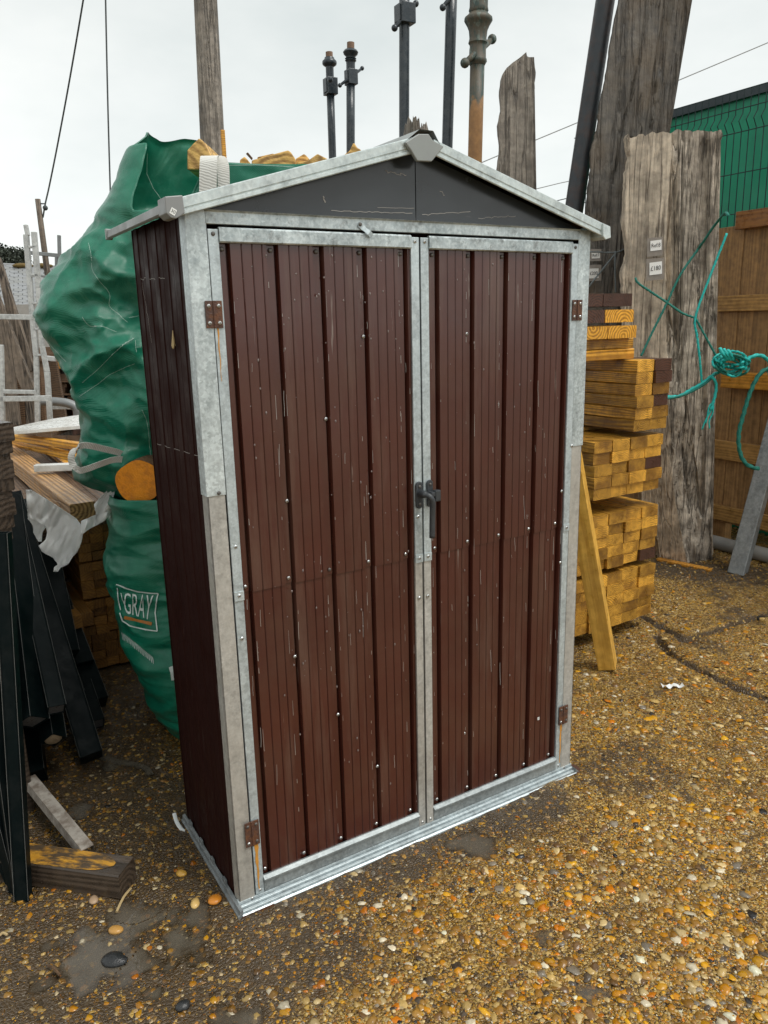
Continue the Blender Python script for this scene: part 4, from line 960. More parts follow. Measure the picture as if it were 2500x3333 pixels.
# =================================================================== POLES AND LAMP POSTS
def ground_line(px0, py0, px1, py1, h):
    a, b_ = at(px0, py0, h), at(px1, py1, h); d = b_ - a; return a, b_, b_ + d * (b_[2] / -d[2])
def col(name, pts, h, r0, r1, mat, label, cat, n=16):
    a, b_, g = ground_line(*pts, h); B = MB(); k = 14
    P = [a + (g - a) * i / k for i in range(k + 1)]; B.tube(P, [r0 + (r1 - r0) * i / k for i in range(k + 1)], n)
    return tag(B.build(name, mat, origin=(g[0], g[1], 0), smooth=True), label, cat)
o = col('telegraph_pole', (438, -120, 461, 345), 6.5, .083, .112, M['grey_sleeper'], 'thick weathered wooden pole rising behind the green bags', 'pole')
# orange splinter beside the pole foot
b = MB(); b.box((0, 0, 0), (.03, .02, .26)); p = at(482, 345, 6.3); tag(b.build('offcut', M['gold_bright'], loc=V(p) - Vector((0, 0, .05)), bevel=.003), 'narrow yellow offcut standing at the foot of the wooden pole', 'offcut')
col('leaning_pole', (1321, -90, 1238, 465), 5.2, .056, .062, M['post_rusty'], 'thick dark iron pole with rust spots leaning against the dark timber', 'pole')

def lamp(name, cx_top, y_top, cx_bot, y_bot, h, rpole, head, mat, label, extend=True):
    """head: list of (y px, radius px) from the top down; pole below"""
    a, b_, g = ground_line(cx_top, y_top, cx_bot, y_bot, h)
    e = empty(name, (g[0], g[1], 0), label, 'lamp post', 'old iron lamp posts behind the shed')
    pxm = h / FD * 1.03
    def P(y): t = (y - y_top) / (y_bot - y_top); return a + (b_ - a) * t
    if head:
        y0, y1 = head[0][0], head[-1][0]; B = MB(); A_, B_ = P(y0), P(y1)
        B.lathe(A_, B_, [((y - y0) / (y1 - y0), r * pxm) for y, r in head], 20)
        hd_ = B.build('post_head', mat, e, smooth=True, origin=(g[0], g[1], 0)); start = P(y1)
        try: hd_.data.set_sharp_from_angle(angle=math.radians(50))
        except Exception: pass
    else: start = a
    B = MB(); B.tube([start + (g - start) * i / 10 for i in range(11)], rpole * pxm, 16); B.build('pole', mat, e, smooth=True, origin=(g[0], g[1], 0))
    return e, P, pxm, g
def bar(e, g, h, p0, p1, r, mat, d0=-.09, d1=.09, ball=1.7):
    a, b_ = at(*p0, h + d0), at(*p1, h + d1); px = h / FD * 1.03
    B = MB(); B.tube([a, (a + b_) / 2, b_], [r * px, r * px * 1.25, r * px], 10); B.ball(a, r * ball * px, 12); B.ball(b_, r * ball * px, 12)
    B.build('ladder_bar', mat, e, smooth=True, origin=(g[0], g[1], 0))
def bracket(e, g, h, p, w, ht, mat):
    px = h / FD * 1.03; B = MB(); c = V(at(*p, h)); m_ = Matrix.Translation(c) @ Matrix.Rotation(YAW + .5, 4, 'Z')
    B.box((-w * px / 2, -w * px * .55, -ht * px / 2), (w * px / 2, w * px * .55, ht * px / 2), m_)
    B.box((-w * px * .58, -w * px * .35, -ht * px * .4), (-w * px / 2, w * px * .35, ht * px * .4), m_)
    B.build('bracket', mat, e, origin=(g[0], g[1], 0), bevel=.004)
pb = M['post_black']; py = lambda y: y * .36
e, P, px, g = lamp('lamp_post', 711, py(313), 718.5, 346, 7.4, 7.4, [(py(345), 9), (py(356), 10), (py(366), 13.5), (py(378), 14), (py(388), 13), (py(396), 9.5), (py(400), 7.6), (py(560), 7.6)], pb, 'shortest dark lamp post, leftmost of the row, with a single round collar on top')
B = MB(); B.tube([P(py(313)), P(py(350))], 6.7 * px, 12); B.build('pipe_end', M['rust_cap'], e, origin=(g[0], g[1], 0))
bracket(e, g, 7.4, (530.9 + 508 * .36, py(520)), 21, 29, pb); B = MB(); B.ball(at(530.9 + 507 * .36, py(478), 7.25), 5 * px, 10); B.build('ladder_bar', pb, e, origin=(g[0], g[1], 0), smooth=True)
e, P, px, g = lamp('lamp_post', 757.5, py(255), 757.5, 340, 7.2, 8.2, [(py(292), 7.5), (py(300), 12), (py(312), 14.5), (py(326), 13), (py(336), 9.5), (py(345), 9), (py(350), 11), (py(355), 9), (py(362), 11), (py(368), 9), (py(378), 8.4), (py(480), 8.4)], pb, 'second lamp post from the left, with ringed neck and ball-ended bar')
B = MB(); B.tube([P(py(255)), P(py(297))], 7 * px, 12); B.build('pipe_end', M['rust_cap'], e, origin=(g[0], g[1], 0))
bar(e, g, 7.2, z2(565, 512), z2(698, 410), 2.4, pb); bracket(e, g, 7.2, z2(632, 465), 19, 26, pb)
e, P, px, g = lamp('lamp_post', 873.6, -60, 873, 308, 6.2, 9.9, None, pb, 'middle dark lamp post rising left of the ridge, with square bracket and ladder bar')
bar(e, g, 6.2, z2(893, 168), z2(1020, 22), 3.6, pb); bracket(e, g, 6.2, z2(955, 88), 29, 34, pb)
e, P, px, g = lamp('lamp_post', 977, -60, 965.5, 335, 6.2, 10.6, None, pb, 'plain dark lamp post just right of the shed ridge, one knob near its top')
bar(e, g, 6.2, z2(1182, 45), z2(1300, -110), 3.6, pb)
e, P, px, g = lamp('lamp_post', 1036, -60, 1025.5, 360, 6.0, 13.8, [(-60, 17), (0, 17), (12, 17), (20, 18.5), (24, 16.5), (30, 21), (35, 26), (41, 26.5), (45, 24.5), (52, 21), (62, 17.5), (78, 16), (84, 17), (88, 18), (92, 15.5), (96, 15), (101, 15.6), (120, 16), (123, 17.5), (128, 18), (132, 16), (136, 14.2)], M['old_paint'], 'ornate lamp post with flared collar, flaking green paint and a rusty lower shaft')
bar(e, g, 6.0, z2(1315, 378), z2(1478, 235), 5.2, M['old_paint'], -.12, .12)

# =================================================================== WIRES IN THE SKY
def cable(pts, h, r, mat, label, closer=None):
    P = [at(x, y, hh) for (x, y), hh in zip(pts, h)]; B = MB(); B.tube(smoothpath(P, 8), r, 5); return tag(B.build('cable', mat, origin=P[0]), label, 'cable')
cable([(198, -120), (180, 0), (150, 175), (125, 310), (107, 400), (98, 440), (93, 470)], [8.2, 8.4, 8.7, 8.9, 9, 9, 9], .009, M['cable'], 'thick twisted cable slanting down to the small pole on the left')
cable([(226, -120), (228, 0), (233, 230), (239, 440), (243, 560)], [7] * 5, .007, M['cable'], 'thin straight cable hanging beside the green bag on the left')
cable([(1800, 32), (1659, 92), (1450, 180), (1247, 265), (1062, 342), (960, 386)], [20] * 6, .012, M['cable_pale'], 'overhead wire on the right, crossing above the green wall')
cable([(1300, 380), (1226, 392), (1158, 408), (1000, 445)], [20] * 4, .010, M['cable_pale'], 'lower faint overhead wire seen right of the upright plank')
cable([(1300, 410), (1222, 429), (1150, 447), (1000, 490)], [18] * 4, .010, M['cable'], 'lowest dark wire seen just above the right roof slope')

# =================================================================== GREEN WALL, MESH FENCE, WOODEN FENCE
wl = empty('green_sheet_wall', (4.45, 2.5, 0), 'bright green sheeted wall behind the wire mesh on the right', 'wall')
b = MB(); b.box((0, -2.4, 0), (.04, .68, 2.90)); b.build('wall_sheet', M['green_sheet'], wl)
b = MB(); b.box((-.03, -2.4, 2.90), (.07, .70, 2.955)); b.build('top_trim', M['green_trim'], wl)
for k in range(2):
    b = MB(); b.box((-.012, -1.55 + k * 1.5, .0), (.0, -1.47 + k * 1.5, 2.92)); b.build('wall_rib', M['green_trim'], wl)
mf = empty('mesh_fence', (4.28, 2.5, 0), 'dark welded wire mesh fence with cranked top in front of the green wall', 'fence')
b = MB(); zt = 2.93
wv = MB(); wv.tube([(0, 0, 1.7), (0, 0, zt - .26), (-.035, 0, zt - .21), (0, 0, zt - .16), (0, 0, zt - .02)], .0032, 5)
w0 = wv.build('wire', M['wire'], mf); w0.location = (0, -2.3, 0)
for k in range(1, 58): copy_obj(w0, mf, (0, -2.3 + k * .052, 0))
wh = MB(); wh.tube([(0, -2.35, 0), (0, .70, 0)], .0035, 5); h0 = wh.build('wire', M['wire'], mf); h0.location = (-.006, 0, zt - .27)
for z in (zt - .13, zt - .02, zt - .52, zt - .77, zt - 1.02): copy_obj(h0, mf, (-.006, 0, z))
for y in (-1.6, .0):
    b = MB(); b.box((.012, y, 0), (.055, y + .05, zt - .02)); b.build('fence_post', M['wire'], mf)

fn = empty('wooden_fence', (4.05, 1.0, 0), 'brown close-boarded timber fence with horizontal rails at the right edge', 'fence')
zt = 2.06
fb0 = MB(); fb0.box((.0, 0, .14), (.016, .106, zt)); f0 = fb0.build('board', M['fence'], fn, bevel=.002); f0.location = (.012, -1.9, 0)
for k in range(1, 43):
    copy_obj(f0, fn, (.012 + (.004 if k % 2 else 0) + random.uniform(-.001, .001), -1.9 + k * .108, random.uniform(-.004, .004)))
for z0, z1, xo, mat, nm in ((2.03, 2.135, -.055, M['red_rail'], 'wet red-brown top rail'), (1.535, 1.635, -.018, M['fence_rail'], None), (1.055, 1.155, -.075, M['orange_rail'], 'wet orange rail carrying the rope'), (.575, .70, -.018, M['fence_rail'], None), (.16, .26, -.022, M['fence_rail'], None)):
    b = MB(); b.box((xo, -1.9, 0), (.0095, .62 if xo > -.05 else .50, z1 - z0)); o = b.build('rail', mat, fn, bevel=.003); o.location = (0, 0, z0)
    if nm: o['label'] = nm
b = MB(); b.box((.03, .45, 0), (.1, .55, 2.0)); b.build('fence_post', M['fence'], fn)
# concrete pipe at the fence foot and steel post leaning
b = MB(); P = [onx(*z8(1240, 585), 3.86), onx(*z8(1330, 590), 3.86), onx(*z8(1440, 625), 3.86), onx(*z8(1659, 690), 3.86)]; P = [np.array([p[0], p[1], .055]) for p in P]
b.tube([P[0], P[1], P[2], P[3], P[3] + (P[3] - P[2]) * 3], .045, 14); tag(b.build('concrete_pipe', M['concrete'], origin=P[0], smooth=True), 'grey concrete pipe lying along the foot of the wooden fence', 'pipe')
a = np.array(gz(1592, 1240, 0.0)); tp = onx(1712, 790, 3.93); dv = (tp - a) / np.linalg.norm(tp - a)
mz = me_mat(board_mesh('steel_post', 1.45, .095, .085, .004), M['post_zinc'])
board(mz, 'galvanised_post', tuple(a), dv, 'square galvanised post leaning against the fence at the right edge', 'post', roll=.25)
# thin plank on the ground
a, c = gz(*z8(915, 662), .012), gz(*z8(1275, 738), .012)
mk = me_mat(board_mesh('lath', float(np.linalg.norm(a - c)), .045, .016, .002), M['orange_rail']); board(mk, 'lath', tuple(a), c - a, 'thin orange-brown lath lying on the ground by the oak slab', 'lath')

# =================================================================== ROPES
def rope(pts, hs_, r, mat, label, name='rope', parent=None, step=.012):
    P0 = [V(at(x, y, hh)) for (x, y), hh in zip(pts, hs_ if hasattr(hs_, '__len__') else [hs_] * len(pts))]
    P0 = smoothpath(P0, 14); L_ = sum((P0[i + 1] - P0[i]).length for i in range(len(P0) - 1)); n = max(2, int(L_ / step)); out = [P0[0]]; acc = 0; k = 1
    for i in range(1, len(P0)):
        acc += (P0[i] - P0[i - 1]).length
        if acc >= L_ * k / n: out.append(P0[i]); k += 1
    if (out[-1] - P0[-1]).length > 1e-4: out.append(P0[-1])
    B = MB(); B.tube(out, r, 9, lobes=3, twist=70 * .007 / r)
    o = B.build(name, mat, parent, origin=out[0], smooth=True)
    return tag(o, label, 'rope') if parent is None else o
Z5 = lambda *q: [z5(*p) for p in q]
rope([z3(1420, 1292), z3(1385, 1292), z3(1250, 1480)] + Z5((1140, 0), (985, 220), (880, 440), (780, 640), (680, 850)), [3.95 + .0, 4.25, 4.52, 4.55, 4.55, 4.55, 4.55, 4.55], .0062, M['rope_dark'], 'green rope slanting from the fence top down across the oak slab')
rope(Z5((636, 245), (655, 285), (740, 345), (880, 438), (1000, 520), (1098, 556)), 4.55, .0060, M['rope_dark'], 'thin green rope crossing the oak slab to the knot')
rope([z3(1412, 1400)] + Z5((1305, 0), (1210, 240), (1100, 548), (1112, 700), (1130, 850), (1150, 1068)), 4.5, .0062, M['rope'], 'teal rope hanging from the fence through the knot on the slab')
rope(Z5((1100, 556), (1160, 670), (1215, 770), (1258, 850)), 4.5, .0058, M['rope_dark'], 'short dark green rope from the knot to the coil')
rope(Z5((852, 1168), (900, 1165), (980, 1158), (1060, 1112), (1150, 1062), (1230, 1000), (1300, 965)), 4.48, .0085, M['rope'], 'thick teal rope tied round the slab at stack height')
rope(Z5((856, 1180), (930, 1172), (1010, 1150), (1080, 1120), (1150, 1080), (1215, 1030), (1262, 985)), 4.47, .006, M['rope_dark'], 'thinner dark rope running just under the thick teal rope')
rope(Z5((1228, 1010), (1258, 1060), (1256, 1130), (1238, 1200), (1215, 1270)), 4.45, .008, M['rope'], 'loose teal rope end with frayed strands hanging below the coil')
for k, q in enumerate((((1238, 1200), (1218, 1270), (1175, 1350), (1150, 1418)), ((1238, 1200), (1232, 1290), (1205, 1350), (1208, 1410)), ((1236, 1205), (1205, 1240), (1195, 1290), (1180, 1370)))):
    rope(Z5(*q), 4.45, .0042, M['rope'], ('longest', 'straightest', 'shortest')[k] + ' unravelled teal strand at the frayed rope end')
rope(Z5((1659, 945), (1595, 990), (1530, 1110), (1470, 1300), (1432, 1470), (1448, 1610), (1500, 1690), (1590, 1722)), 4.42, .011, M['rope_dark'], 'thick green rope hanging in a long loop below the orange rail')
rope(Z5((1480, 960), (1500, 880), (1560, 848), (1620, 852), (1675, 905), (1668, 1000)), 4.42, .010, M['rope'], 'bright teal rope arching from the coil along the rail to the right')
cl = empty('rope_coil', at(*z5(1370, 880), 4.42), 'tangled teal rope coil resting on the orange fence rail', 'rope coil')
rr = random.Random(5); cw = V(cl.location)
for k in range(9):
    cx_, cy_ = 1370 + rr.uniform(-10, 25), 895 + rr.uniform(-20, 40); ax_, ay_ = rr.uniform(70, 150), rr.uniform(22, 85); tl = rr.uniform(-.35, .35); pts = []
    for i in range(15):
        th = i / 14 * 2 * math.pi * .97 + k; x = ax_ * math.cos(th); y = ay_ * math.sin(th); pts.append(z5(cx_ + x * math.cos(tl) - y * math.sin(tl), cy_ + x * math.sin(tl) + y * math.cos(tl)))
    P0 = [V(at(x, y, 4.42 + rr.uniform(-.02, .03) + .02 * math.sin(i))) - cw for i, (x, y) in enumerate(pts)]
    B = MB(); B.tube(smoothpath(P0, 8), .0065, 8, lobes=3, twist=70); B.build('rope_loop', M['rope'] if k % 3 else M['rope_dark'], cl, smooth=True)
for k in range(3):
    P0 = [V(at(*z5(1285 + 30 * k, 790 + 8 * k), 4.40)) - cw, V(at(*z5(1310 + 28 * k, 830), 4.38)) - cw, V(at(*z5(1350 + 20 * k, 880), 4.40)) - cw]
    B = MB(); B.tube(smoothpath(P0, 8), .009, 8, lobes=3, twist=60); B.build('rope_end', M['rope'], cl, smooth=True)
rope(Z5((180, 46), (330, 48), (480, 52), (560, 20), (640, -30)), 4.90, .0045, M['rope_grey'], 'grey cord stretched level across the dark leaning timber')
rope(Z5((180, 410), (245, 355), (360, 210), (485, 58)), 4.88, .0050, M['rope_grey'], 'grey cord slanting below the Ref:7 tag to the stack top')
rope(Z5((482, 40), (478, 150), (484, 360)), 4.87, .0045, M['rope_grey'], 'grey cord hanging straight down beside the dark timber')

# =================================================================== BULK BAGS
A15 = math.radians(15); U3 = np.array([math.cos(A15), -math.sin(A15), 0]); W3 = np.array([math.sin(A15), math.cos(A15), 0])
def interp(tab, z): return float(np.interp(z, [q[1] for q in tab], [q[0] for q in tab]))
def sgp(v, e): return math.copysign(abs(v) ** e, v)
def bag(name, Ltab, Rr, w0, w1, zb, ztop, wr, label, nth=420, nz=170, nexp=.55, bottom=False, inner=.35):
    b = MB(); vs = []
    def surf(th, s, ins=0.0):
        cu_, su_ = math.cos(th), math.sin(th)
        uu = -sgp(cu_, nexp); ww = -sgp(su_, nexp)
        ufrac = (uu + 1) / 2
        zt_ = ztop(ufrac, ww); z = zb + (zt_ - zb) * s
        Lz = interp(Ltab, z); cw_ = (w0 + w1) / 2; hw = (w1 - w0) / 2
        tap = 1 - .16 * math.exp(-((z - zb) / .10) ** 2)
        u_ = Lz + (Rr - Lz) * ufrac; w_ = cw_ + ww * hw * tap
        P_ = U3 * u_ + W3 * w_ + np.array([0, 0, z])
        nrm = U3 * uu * abs(cu_) + W3 * ww * abs(su_); nrm = nrm / (np.linalg.norm(nrm) + 1e-9)
        return P_ + nrm * (wr(P_, s) - ins)
    for j in range(nz + 1):
        for i in range(nth): vs.append(surf(2 * math.pi * i / nth, j / nz))
    fs = [[j * nth + i, j * nth + (i + 1) % nth, (j + 1) * nth + (i + 1) % nth, (j + 1) * nth + i] for j in range(nz) for i in range(nth)]
    nj = 10; o = len(vs)
    for j in range(nj + 1):
        for i in range(nth): vs.append(surf(2 * math.pi * i / nth, 1 - inner * j / nj, .006 + .0 * j))
    fs += [[(nz) * nth + i, (nz) * nth + (i + 1) % nth, o + (i + 1) % nth, o + i] for i in range(nth)]
    fs += [[o + j * nth + (i + 1) % nth, o + j * nth + i, o + (j + 1) * nth + i, o + (j + 1) * nth + (i + 1) % nth] for j in range(nj) for i in range(nth)]
    fs += [list(range(nth))[::-1], [o + nj * nth + i for i in range(nth)][::-1]]
    b.add(vs, fs); c = U3 * ((Ltab[0][0] + Rr) / 2) + W3 * (w0 + w1) / 2
    ob = b.build(name, M['bag'], origin=(c[0], c[1], zb), smooth=True, fix=False)
    return tag(ob, label, 'bulk bag'), BVHTree.FromPolygons([Vector(p) for p in b.v], b.f)
def rid(q): return 1 - abs(noise.noise(q)) * 2
def wr_low(P_, s):
    x, y, z = P_; a = x * .9 - y * .3
    q1 = Vector((a * 2.0, y * 2, z * 13 + 1.5 * noise.noise(Vector((a * 3, z * 3, 4))))); q2 = Vector((a * 7, y * 5, z * 30)); k = .55 + .6 * noise.noise(Vector((x * 3, y * 3, z * 4 + 7)))
    return .022 * noise.noise(Vector((x * 4, y * 4, z * 4))) + .020 * k * rid(q1) + .008 * k * rid(q2) + .045 * (noise.voronoi(Vector((a * 3 + .5 * z, y * 3, z * 8)) + Vector((0, 0, .8 * noise.noise(Vector((a * 4, y * 4, z * 4))))))[0][0] - .4) - .006
def wr_up(P_, s):
    x, y, z = P_; a = x * .8 + z * .9; c = z - x * .8
    q1 = Vector((a * 3.1, c * 5.5, y * 2)); q2 = Vector((x * 6, y * 6, z * 11 + x * 9)); q3 = Vector((x * 17 + z * 8, y * 10, z * 19))
    qw = Vector((noise.noise(Vector((x * 5, y * 5, z * 5))), noise.noise(Vector((x * 5, y * 5, z * 5 + 20))), 0)) * .5
    q0 = Vector((a * 1.1, c * 1.7, y * .7)) + qw * .35; q1 = q1 + qw
    def cells(v): return noise.voronoi(v)[0]
    w1_ = Vector((x * 3.2 + z * 2.4, y * 2.5, z * 4.2 - x * 2.6)) + qw * 1.1; w2_ = Vector((x * 9 - z * 4, y * 8, z * 11 + x * 3)) + qw * 2
    fac = .090 * (cells(w1_)[0] - .42) + .022 * (cells(w2_)[0] - .42)
    f_ = min(1, max(.35, (2.15 - z) / .35)); k = .6 + .9 * noise.noise(Vector((x * 4, y * 4, z * 4 + 11)))
    return f_ * (.050 * noise.noise(Vector((x * 3.3, y * 3.3, z * 3.3 + 3))) + fac + .030 * k * (rid(q0) - .45) + .010 * k * (rid(q1) - .4) + .006 * (rid(q2) - .35) + .006 * rid(q3) - .008)
LT = [(-.13, 0), (-.20, .1), (-.255, .24), (-.286, .35), (-.298, .46), (-.300, .6), (-.308, .73), (-.296, .8), (-.272, .955)]
low, lowt = bag('bulk_bag', LT, .62, .80, 1.62, .0, lambda u, w: .955 + .01 * math.sin(u * 9), wr_low, 'lower green woven bulk bag printed GRAY, standing behind the left side of the shed', inner=.12)
UT = [(-.30, .93), (-.352, 1.0), (-.362, 1.06), (-.350, 1.15), (-.352, 1.28), (-.380, 1.38), (-.448, 1.5), (-.462, 1.58), (-.395, 1.7), (-.305, 1.78), (-.246, 1.84), (-.185, 1.96), (-.115, 2.09), (-.05, 2.16), (-.02, 2.23)]
def rim(u, w):
    def sm(a, b_, v): t = min(1, max(0, (v - a) / (b_ - a))); return t * t * (3 - 2 * t)
    ua = -.10 + .90 * u
    fr = 2.095 - .21 * sm(-.045, .012, ua) + .145 * sm(.135, .165, ua) - .03 * sm(.45, .75, ua)
    bk = 2.195 + .02 * sm(-.05, .04, ua) - .04 * sm(.08, .17, ua) - .04 * sm(.17, .24, ua)
    return fr + (bk - fr) * sm(-.55, .35, w)
upb, upt = bag('bulk_bag', UT, .80, .90, 1.50, .93, rim, wr_up, 'crumpled upper green bulk bag bulging left, with firewood in its top', inner=.2)
# printed lettering and stitching laid on the cloth
def cast(tree, x, y, off=.004):
    d = Vector(ray(x, y)).normalized(); h, n, i, t = tree.ray_cast(V(CAMP), d)
    if h is None: return None
    if n.dot(d) > 0: n = -n
    return h + n * off
def decal(tree, V2, F, mat, name, par, cuts=2, off=.004):
    bm = bmesh.new(); vv = [bm.verts.new((q[0], q[1], 0)) for q in V2]
    for f in F:
        try: bm.faces.new([vv[i] for i in f])
        except ValueError: pass
    bmesh.ops.triangulate(bm, faces=bm.faces)
    if cuts: bmesh.ops.subdivide_edges(bm, edges=bm.edges, cuts=cuts, use_grid_fill=True)
    bad = []
    for v in bm.verts:
        p = cast(tree, v.co.x, v.co.y, off)
        if p is None: bad.append(v)
        else: v.co = p - V(par.location)
    bmesh.ops.delete(bm, geom=bad, context='VERTS'); me = bpy.data.meshes.new(name); bm.to_mesh(me); bm.free(); me.materials.append(mat)
    o = bpy.data.objects.new(name, me); COL.objects.link(o); o.parent = par; return o
def stroke(pts, w):
    V2, F = [], []
    for i in range(len(pts)):
        a = np.array(pts[max(i - 1, 0)], float); c = np.array(pts[min(i + 1, len(pts) - 1)], float); d = c - a; n = np.array([-d[1], d[0]]); n = n / np.linalg.norm(n) * w / 2
        p = np.array(pts[i], float); V2 += [p - n, p + n]
    F = [[2 * i, 2 * i + 1, 2 * i + 3, 2 * i + 2] for i in range(len(pts) - 1)]; return V2, F
def dense(pts, n=8): return [(pts[i][0] + (pts[i + 1][0] - pts[i][0]) * k / n, pts[i][1] + (pts[i + 1][1] - pts[i][1]) * k / n) for i in range(len(pts) - 1) for k in range(n)] + [pts[-1]]
# letters: corners of each letter cell follow the bulging cloth (photo y2 frame)
v, f = text_mesh('GRAY', 1.0); vx0, vx1, vy0, vy1 = v[:, 0].min(), v[:, 0].max(), v[:, 1].min(), v[:, 1].max()
def txy(q):
    s = (q[0] - vx0) / (vx1 - vx0); t = (vy1 - q[1]) / (vy1 - vy0)
    top = np.array([1278 + (1585 - 1278) * s, 88 + (118 - 88) * s]); bot = np.array([1292 + (1548 - 1292) * s, 305 + (370 - 305) * s]); p = top + (bot - top) * t; return y2(*p)
decal(lowt, [txy(q) for q in v], f, M['bag_white'], 'lettering', low, 3)
for pts, w, mt in (([(1205, 5), (1300, 40), (1420, 75), (1560, 92), (1632, 95)], 2.6, 'bag_white'), ([(1632, 95), (1608, 200), (1600, 300), (1622, 485)], 2.6, 'bag_white'), ([(1622, 485), (1500, 470), (1340, 430), (1270, 380), (1240, 300)], 2.6, 'bag_white'),
                   ([(1285, 345), (1400, 370), (1565, 412)], 6.5, 'bag_orange'), ([(1215, 40), (1225, 160), (1250, 270)], 2.2, 'bag_white'), ([(1252, 90), (1265, 150), (1300, 230)], 1.5, 'bag_white')):
    V2, F = stroke(dense([y2(*q) for q in pts]), w); decal(lowt, V2, F, M[mt], 'printed_line', low, 0)
rs = random.Random(9)
V2, F = [], []
for k in range(26):     # faded illegible web address
    s = k / 25; x, y = 1262 + 310 * s, 500 + 250 * s ** 1.1
    pts = [(x, y), (x + 10, y + 40), (x + 14 + rs.uniform(-8, 8), y + 75)]
    a, c = stroke([y2(*q) for q in pts], 1.0); F += [[i + len(V2) for i in g_] for g_ in c]; V2 += a
decal(lowt, V2, F, M['bag_white'], 'printed_line', low, 0)
V2, F = stroke([(370, 1440), (373, 1450), (376, 1468)], 9); decal(lowt, V2, F, M['bag_white'], 'printed_line', low, 1)
def stitch(tree, pts, par, w=1.0, mt='thread'):
    V2, F = stroke(dense(pts, 10), w); decal(tree, V2, F, M[mt], 'stitching', par, 0, .005)
stitch(lowt, [y1(*q) for q in ((1108, 1052), (1200, 1075), (1330, 1085), (1500, 1065))], low, 1.3)
def smoothpath2(p): return [(q.x, q.y) for q in smoothpath([(a, b_, 0) for a, b_ in p], 4)]
for pts in ([(688, 220), (715, 330), (722, 420), (760, 490), (840, 600), (845, 700), (905, 760), (980, 830)], [(258, 745), (275, 810), (330, 890), (400, 1000), (520, 1130)], [(640, 790), (700, 850), (800, 865), (900, 905)], [(990, 795), (1030, 785), (1065, 778)],
            [(620, 1400), (720, 1330), (860, 1220), (1040, 1140)], [(640, 1290), (760, 1180), (900, 1040), (1030, 955)], [(1040, 970), (1050, 1060)], [(1100, 1500), (1140, 1620), (1160, 1860)], [(1050, 1020), (1085, 1018)]):
    stitch(upt, [z4(*q) for q in smoothpath2(pts)], upb, .7)
Z1 = lambda x, y: (x * .32, y * .32)
stitch(upt, [Z1(*q) for q in ((988, 1030), (985, 1170), (1030, 1270), (1110, 1375))], upb, .9)
stitch(upt, [(600 / 1.507 + q[0] * .24, 400 / 1.507 + q[1] * .24) for q in ((380, 385), (640, 380), (900, 395), (1100, 415))], upb, .9)
# handle straps
def strap(name, P, width, mat, label, parent=None, side=None, n=8):
    P0 = smoothpath(P, n); B = MB(); vs = []
    for i, p in enumerate(P0):
        d = (P0[min(i + 1, len(P0) - 1)] - P0[max(i - 1, 0)]).normalized(); sdv = side[min(int(i / len(P0) * len(side)), len(side) - 1)] if side else Vector(RD)
        w_ = (sdv - d * sdv.dot(d)).normalized() * width / 2; vs += [p - w_, p + w_]
    B.add(vs, [[2 * i, 2 * i + 1, 2 * i + 3, 2 * i + 2] for i in range(len(P0) - 1)])
    o = B.build(name, mat, parent, origin=P0[0], smooth=False, fix=False); md = o.modifiers.new('t', 'SOLIDIFY'); md.thickness = .002; md.offset = 0
    return tag(o, label, 'strap') if parent is None else o
fr_h = 2.62
strap('carrying_strap', [V(at(449, 480, 2.60)), V(at(449, 420, 2.60)), V(at(450, 365, 2.60)), V(at(451, 342, 2.61)), V(at(453, 337, 2.64)), V(at(456, 338, 2.72))], .054, M['strap'], 'x', upb, [Vector(RD)])
strap('carrying_strap', [V(at(466, 338, 2.68)), V(at(474, 342, 2.65)), V(at(481, 356, 2.63)), V(at(483, 385, 2.62)), V(at(483, 450, 2.62))], .038, M['strap'], 'x', upb, [Vector(RD)])
hh = 2.60
sp = [(1250, 755), (1210, 700), (1140, 660), (1000, 625), (880, 598), (800, 592), (730, 620), (690, 690), (700, 770), (760, 830), (830, 822), (960, 775), (1080, 735), (1180, 728), (1240, 765)]
hs_ = [2.62, 2.60, 2.57, 2.52, 2.48, 2.46, 2.44, 2.43, 2.43, 2.42, 2.44, 2.48, 2.54, 2.58, 2.62]
sd_ = [Vector((.2, -.3, 1))] * 6 + [Vector((.8, -.4, .5))] * 3 + [Vector((.1, -.2, 1))] * 6
strap('carrying_strap', [V(at(*y1(*q), h_)) for q, h_ in zip(sp, hs_)], .021, M['strap'], 'x', low, sd_, 6)
# log in the mouth of the lower bag
lc = at(300, 1040, 2.56); dl_ = V(HD) * .9 + V(RD) * .25 + Vector((0, 0, .05))
B = MB(); n = 28
for dd, rr_, mi in ((0, 1, 0), (.3, 1.02, 0)):
    pass
e1 = Vector((RD[0], RD[1], 0)); e2 = Vector((0, 0, 1)); ring = []
def lr(k): th = 2 * math.pi * k / n; return .077 * (1 + .06 * math.sin(2 * th + 1) + .03 * math.sin(5 * th))
for dd in (0, .012, .09):
    for k in range(n):
        th = 2 * math.pi * k / n; ring.append(V(lc) + dl_ * dd + e1 * math.cos(th) * lr(k) * (1 - .03 * (dd == 0)) + e2 * math.sin(th) * lr(k) * (1 - .03 * (dd == 0)))
B.add(ring, [[j * n + k, j * n + (k + 1) % n, (j + 1) * n + (k + 1) % n, (j + 1) * n + k] for j in range(2) for k in range(n)] + [[2 * n + k for k in range(n)]])
lg = B.build('log', M['bark'], origin=lc); tag(lg, 'round log with a bright orange sawn face in the mouth of the lower bag', 'log')
B = MB(); B.add([p - V(lc) - V(HD) * .001 for p in ring[:n]], [list(range(n))]); B.build('sawn_face', M['log_face'], lg, fix=False)
